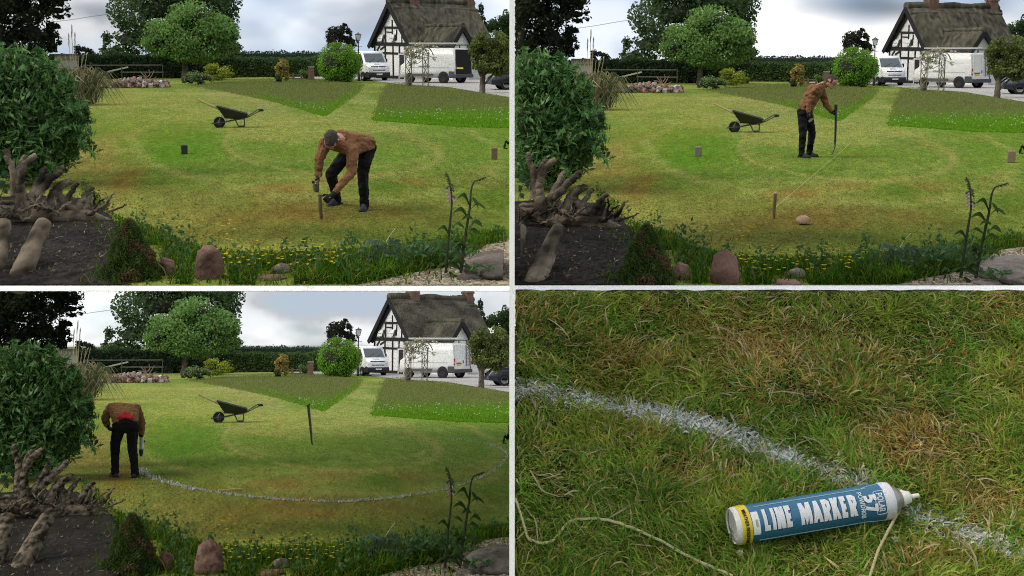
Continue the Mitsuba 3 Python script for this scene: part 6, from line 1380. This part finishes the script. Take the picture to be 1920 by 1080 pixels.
Lc = CLEN; TEAL, WH, PURP = (.018, .125, .235), (.66, .68, .72), (.52, .53, .58)
can = [('body', P(turned([(0, .0083), (CR * .99, .0083), (CR, .009), (CR, Lc - .014), (CR * .99, Lc - .012), (0, Lc - .012)]), 'paint', TEAL, 30)),
       ('base_ring', P(turned([(CR * .82, .006), (CR * .88, .001), (CR * .93, 0), (CR, .004), (CR, .0085), (CR * .9, .0125), (0, .0125)]), 'paint', (.66, .66, .65), 40)), ('base_dome', P(turned([(0, .0075), (CR * .4, .0065), (CR * .7, .0042), (CR * .84, .0022), (CR * .84, .012), (0, .0122)]), 'matte', (.50, .50, .49), True)), ('base_ring__band', P(turned([(CR, .0070), (CR + .0006, .0070), (CR + .0006, .0205), (CR, .0205)]), 'paint', (.66, .50, .02))),
       ('shoulder', P(turned([(CR * 1.0, Lc - .013), (CR * 1.02, Lc - .011), (CR * 1.02, Lc - .003), (CR * .98, Lc + .001), (CR * .93, Lc + .001), (CR * .9, Lc), (0, Lc)]), 'paint', (.60, .60, .66), 30)), ('dome', P(turned([(CR * .92, Lc + .0012), (CR * .74, Lc + .0085), (CR * .48, Lc + .0165), (0, Lc + .018)]), 'metal', (.36, .35, .33), True)),
       ('nozzle', P(cat([turned([(0, Lc + .017), (CR * .46, Lc + .017), (CR * .46, Lc + .021), (CR * .38, Lc + .024), (CR * .34, Lc + .030), (0, Lc + .030)], 24), turned([(0, Lc + .03), (CR * .13, Lc + .03), (CR * .12, Lc + .044), (0, Lc + .044)], 16)]), 'paint', (.70, .69, .64), 40))]
SK = .25; h_ = SK / 2
GLYPH = {'L': ([[(0, 1), (0, h_), (.30, h_)]], .27), 'I': ([[(0, 0), (0, 1)]], 0), 'N': ([[(0, 0), (0, 1)], [(0, 1.1), (.36, -.1)], [(.36, 0), (.36, 1)]], .36), 'E': ([[(.29, 1 - h_), (0, 1 - h_), (0, h_), (.29, h_)], [(0, .5), (.24, .5)]], .27),
         'M': ([[(0, 0), (0, 1)], [(0, 1.12), (.3, .28), (.6, 1.12)], [(.6, 1), (.6, 0)]], .6), 'A': ([[(-.03, -.1), (.22, 1.05)], [(.47, -.1), (.22, 1.05)], [(.1, .28), (.34, .28)]], .44),
         'R': ([[(0, 0), (0, 1 - h_), (.22, 1 - h_), (.33, .80), (.33, .60), (.22, .47), (0, .47)], [(.14, .47), (.36, -.1)]], .34), 'K': ([[(0, 0), (0, 1)], [(.38, 1.1), (.04, .42)], [(.12, .62), (.40, -.1)]], .36),
         '5': ([[(.36, 1 - h_), (.05, 1 - h_), (.03, .57), (.24, .57), (.36, .45), (.36, .26), (.24, h_), (-.06, h_)]], .36), '7': ([[(-.06, 1 - h_), (.38, 1 - h_), (.12, -.1)]], .36), ' ': ([], .12)}


def heavy(s, h):
    """Heavy condensed block lettering, as on the can."""
    x, out = 0, []
    for ch in s:
        ls, w = GLYPH[ch]
        for l in ls:
            out.append(shapely.LineString([(x + a_, b_) for a_, b_ in l]).buffer(h_, cap_style=2, join_style=2, mitre_limit=3).intersection(shapely.box(x - h_ - .03, 0, x + w + h_ + .03, 1)))
        x += w + SK + .09
    u = shapely.union_all(out); m = cat([trimesh.creation.extrude_polygon(q, .001) for q in getattr(u, 'geoms', [u])]); v = np.array(m.vertices); v[:, 0] -= v[:, 0].min(); m.vertices = v * [h, h, 1]; return m


tl = heavy('LINE MARKER', .0285); tl.vertices = tl.vertices * [.585 * Lc / np.ptp(tl.vertices[:, 0]), 1, 1]
x_l = .168 * Lc
can += [('lettering', P(onskin(mv(tl, 0, -.0140), x_l, .002), 'matte', WH)), ('lettering__shadow', P(onskin(mv(tl, .0012, -.0153), x_l, .002, .0002), 'matte', (.02, .05, .09))), ('label_patch', P(onskin(panel(.0095, .030), .098 * Lc, 0), 'matte', (.70, .71, .71))), ('label_patch__print', P(onskin(panel(.003, .009), .098 * Lc + .004, 0, .0009), 'matte', (.35, .36, .37)))]


def turn(m, down=True):
    """Print that reads round the can, from the far side towards the near side."""
    v = np.array(m.vertices); m = m.copy(); m.vertices = np.c_[v[:, 1], -v[:, 0], v[:, 2]]; return m


t57 = heavy('57', .0170); tlo = text('POLAR', .0080, .68); tsm = text('POWDR08', .0058, .9); twr = text('WEATHER RESISTANT', .0042, .80)
for nm, m_, xx, half, colr_ in (('number', t57, .805 * Lc, None, WH), ('number__shadow', mv(t57, .0008, -.0008), .8025 * Lc, None, (.02, .06, .1)), ('logo', tlo, .888 * Lc, None, WH), ('small_print', tsm, .775 * Lc, None, (.55, .62, .66)), ('base_print', twr, .0118, None, (.04, .04, .03))):
    wv = np.ptp(m_.vertices[:, 0]); can.append((nm, P(onskin(turn(m_), xx, wv / 2 + (.001 if nm != 'base_print' else -.004), .0012 if nm == 'base_print' else (.0002 if 'shadow' in nm else .0006)), 'matte', colr_)))
fr = trimesh.creation.extrude_polygon(Point(0, 0).buffer(.003).union(Polygon([(-.004, -.0125), (.004, -.0125), (.004, .0125), (-.004, .0125)]).buffer(.0035)).difference(Polygon([(-.004, -.0125), (.004, -.0125), (.004, .0125), (-.004, .0125)]).buffer(.0027)), .001)
can.append(('logo__frame', P(onskin(fr, .905 * Lc, 0, .0006), 'matte', (.5, .58, .63))))
for t_ in (-.0265, .0235):
    can.append(('label_line', P(onskin(panel(.80 * Lc - .02, .0008), .03, t_), 'matte', (.36, .48, .56))))
arc = [(.84 * Lc + .0 + .020 * (1 - math.cos(a_)), s_ * (.0235 if s_ > 0 else .0265) + s_ * .010 * math.sin(a_)) for s_ in (1,) for a_ in np.linspace(0, 1.5, 8)]
for s_, t_ in ((1, .0235), (-1, -.0265)):
    pts_ = np.array([(.82 * Lc + .036 * q, t_ + s_ * .0085 * (q ** .6) if s_ > 0 else t_ - .005 * q ** .6) for q in np.linspace(0, 1, 10)]); pl_ = shapely.LineString(pts_).buffer(.0004)
    can.append(('label_line', P(onskin(trimesh.creation.extrude_polygon(pl_, .001), 0, 0), 'matte', (.36, .48, .56))))
key = fresh('spray_can', used); pool = {}; last = {}
for sub, s in can:
    if '__' in sub:
        h_, q = sub.split('__'); nmx = last[h_] + '__' + fresh(q, last.setdefault('.' + last[h_], {}))
    else:
        nmx = fresh(sub, pool); last[sub] = nmx
    scene[key + '__' + nmx] = {**s, 'to_world': T4(CM)}
labels[key] = dict(label='blue line marker spray can lying on the close-up grass', category='spray can')


def tstring(name, pts, rad, col, label, z=.022):
    p = np.array(pts, float); q = turf(p[:, 0], p[:, 1]); w = bez(np.c_[q, np.full(len(q), z)], 8); w[:, 2] += RS(7).normal(0, .0006, len(w))
    a_ = tube(w + [0, .0004, 0], rad, 6); b_ = tube(w - [0, .0004, .0003], rad * .9, 6)
    scene[name] = {**P(cat([a_, b_]), 'matte', col, jit=.2), 'to_world': T4(TM)}; labels[name] = dict(label=label, category='string')


tstring('twine', [(966.5, 955), (975, 980), (984, 1010), (990, 1028), (1010, 1037), (1030, 1036), (1045, 1024), (1062, 1002), (1085, 993), (1130, 994), (1180, 1008), (1240, 1036), (1290, 1064), (1340, 1086), (1370, 1100)], .0015, (.46, .44, .24), 'pale twine winding over the grass from the left rim of the turf')
tstring('twine_001', [(1700, 955), (1686, 968), (1676, 985), (1655, 1025), (1640, 1055), (1630, 1085), (1622, 1110)], .0017, (.42, .36, .22), "twine running down from the blue can's nozzle", .026)
for i, (u, v, s) in enumerate([(968.5, 861, 6), (1384, 1058, 9), (1672, 1032, 8)]):
    q = turf(u + (4 if i == 0 else 0), v); r = RS(i + 60); ms = []
    for j in range(26):
        a_, e = r.uniform(0, 6.28), r.uniform(.1, 1.4); d = np.array([math.cos(a_) * math.cos(e), math.sin(a_) * math.cos(e), math.sin(e)]) * s * px2m * r.uniform(.6, 1.1); sd = np.array([-math.sin(a_), math.cos(a_), 0]) * s * px2m * .14
        ms.append(mesh([[0, 0, 0], d * .6 - sd, d, d * .6 + sd], [[0, 1, 2], [0, 2, 3]]))
    ms.append(tube([[0, 0, -.018], [0, 0, .001]], .0008, 5)); m_ = cat(ms); nmf = fresh('clover_flower', used)
    scene[nmf] = {**P(mv(m_, q[0], q[1], .022), 'leaf', (.48, .48, .36)), 'to_world': T4(TM)}
    labels[nmf] = dict(label=['whitish clover head at the left rim of the close-up turf', 'pale clover head just below the base of the blue can', 'pale clover head below the nozzle of the blue can'][i], category='clover flower')

# ------------------------------------------------------------------ added white stand for boards and tray; its edges form the gutters
TH = .0091


def slope(k):
    g = G[k]; u0, u1 = {1: (-70, 953), 2: (-2, 1010)}[k]; vb = {1: 543, 2: 534}[k]
    top = np.vstack([g.ground(np.array([u0, u1, u1, u0]), np.array([vb, vb, 138.5, 138.5]))])
    v = np.vstack([top - [0, 0, .038], top - [0, 0, .050]]); return P(mesh(v, [[0, 1, 2], [0, 2, 3], [4, 6, 5], [4, 7, 6], [0, 5, 1], [0, 4, 5], [1, 6, 2], [1, 5, 6], [2, 7, 3], [2, 6, 7], [3, 4, 0], [3, 7, 4]]), 'white_board')


zA, zB = EYE + 2.02 * math.tan(PITCH - math.atan((545.2 - ROW) / F)), EYE + 2.02 * math.tan(PITCH - math.atan((534.8 - ROW) / F))
rimv = [np.r_[cor[0], 0], np.r_[cor[3], 0]]
scene['added_stand__upright'] = P(box(0, 2.0, 1.55, 2 * 5.0 / F * 1.4, 1.2, 3.1), 'white_board')
scene['added_stand__foot'] = P(box(0, 2.0, .03, .5, 1.3, .06, .01), 'white_board')
scene['added_stand__front_rail'] = P(mesh([(x, y, z) for x in (-1, 1) for y, z in ((2.02, zA), (2.028, zB), (2.04, zB), (2.04, zA))], [[0, 1, 5], [0, 5, 4], [1, 2, 6], [1, 6, 5], [2, 3, 7], [2, 7, 6], [3, 0, 4], [3, 4, 7], [0, 2, 1], [0, 3, 2], [4, 5, 6], [4, 6, 7]]), 'white_board')
scene['added_stand__tray'] = {**P(mesh(tray_m.vert_properties[:, :3] - [0, 0, .002], tray_m.tri_verts), 'white_board'), 'to_world': T4(TM)}
scene['added_stand__sloping_board'] = {**slope(1), 'to_world': T4(G[1].M)}
scene['added_stand__sloping_board_001'] = {**slope(2), 'to_world': T4(G[2].M)}
labels['added_stand'] = dict(label='added white stand whose thin edges form the gutters between the four scenes', category='display stand')
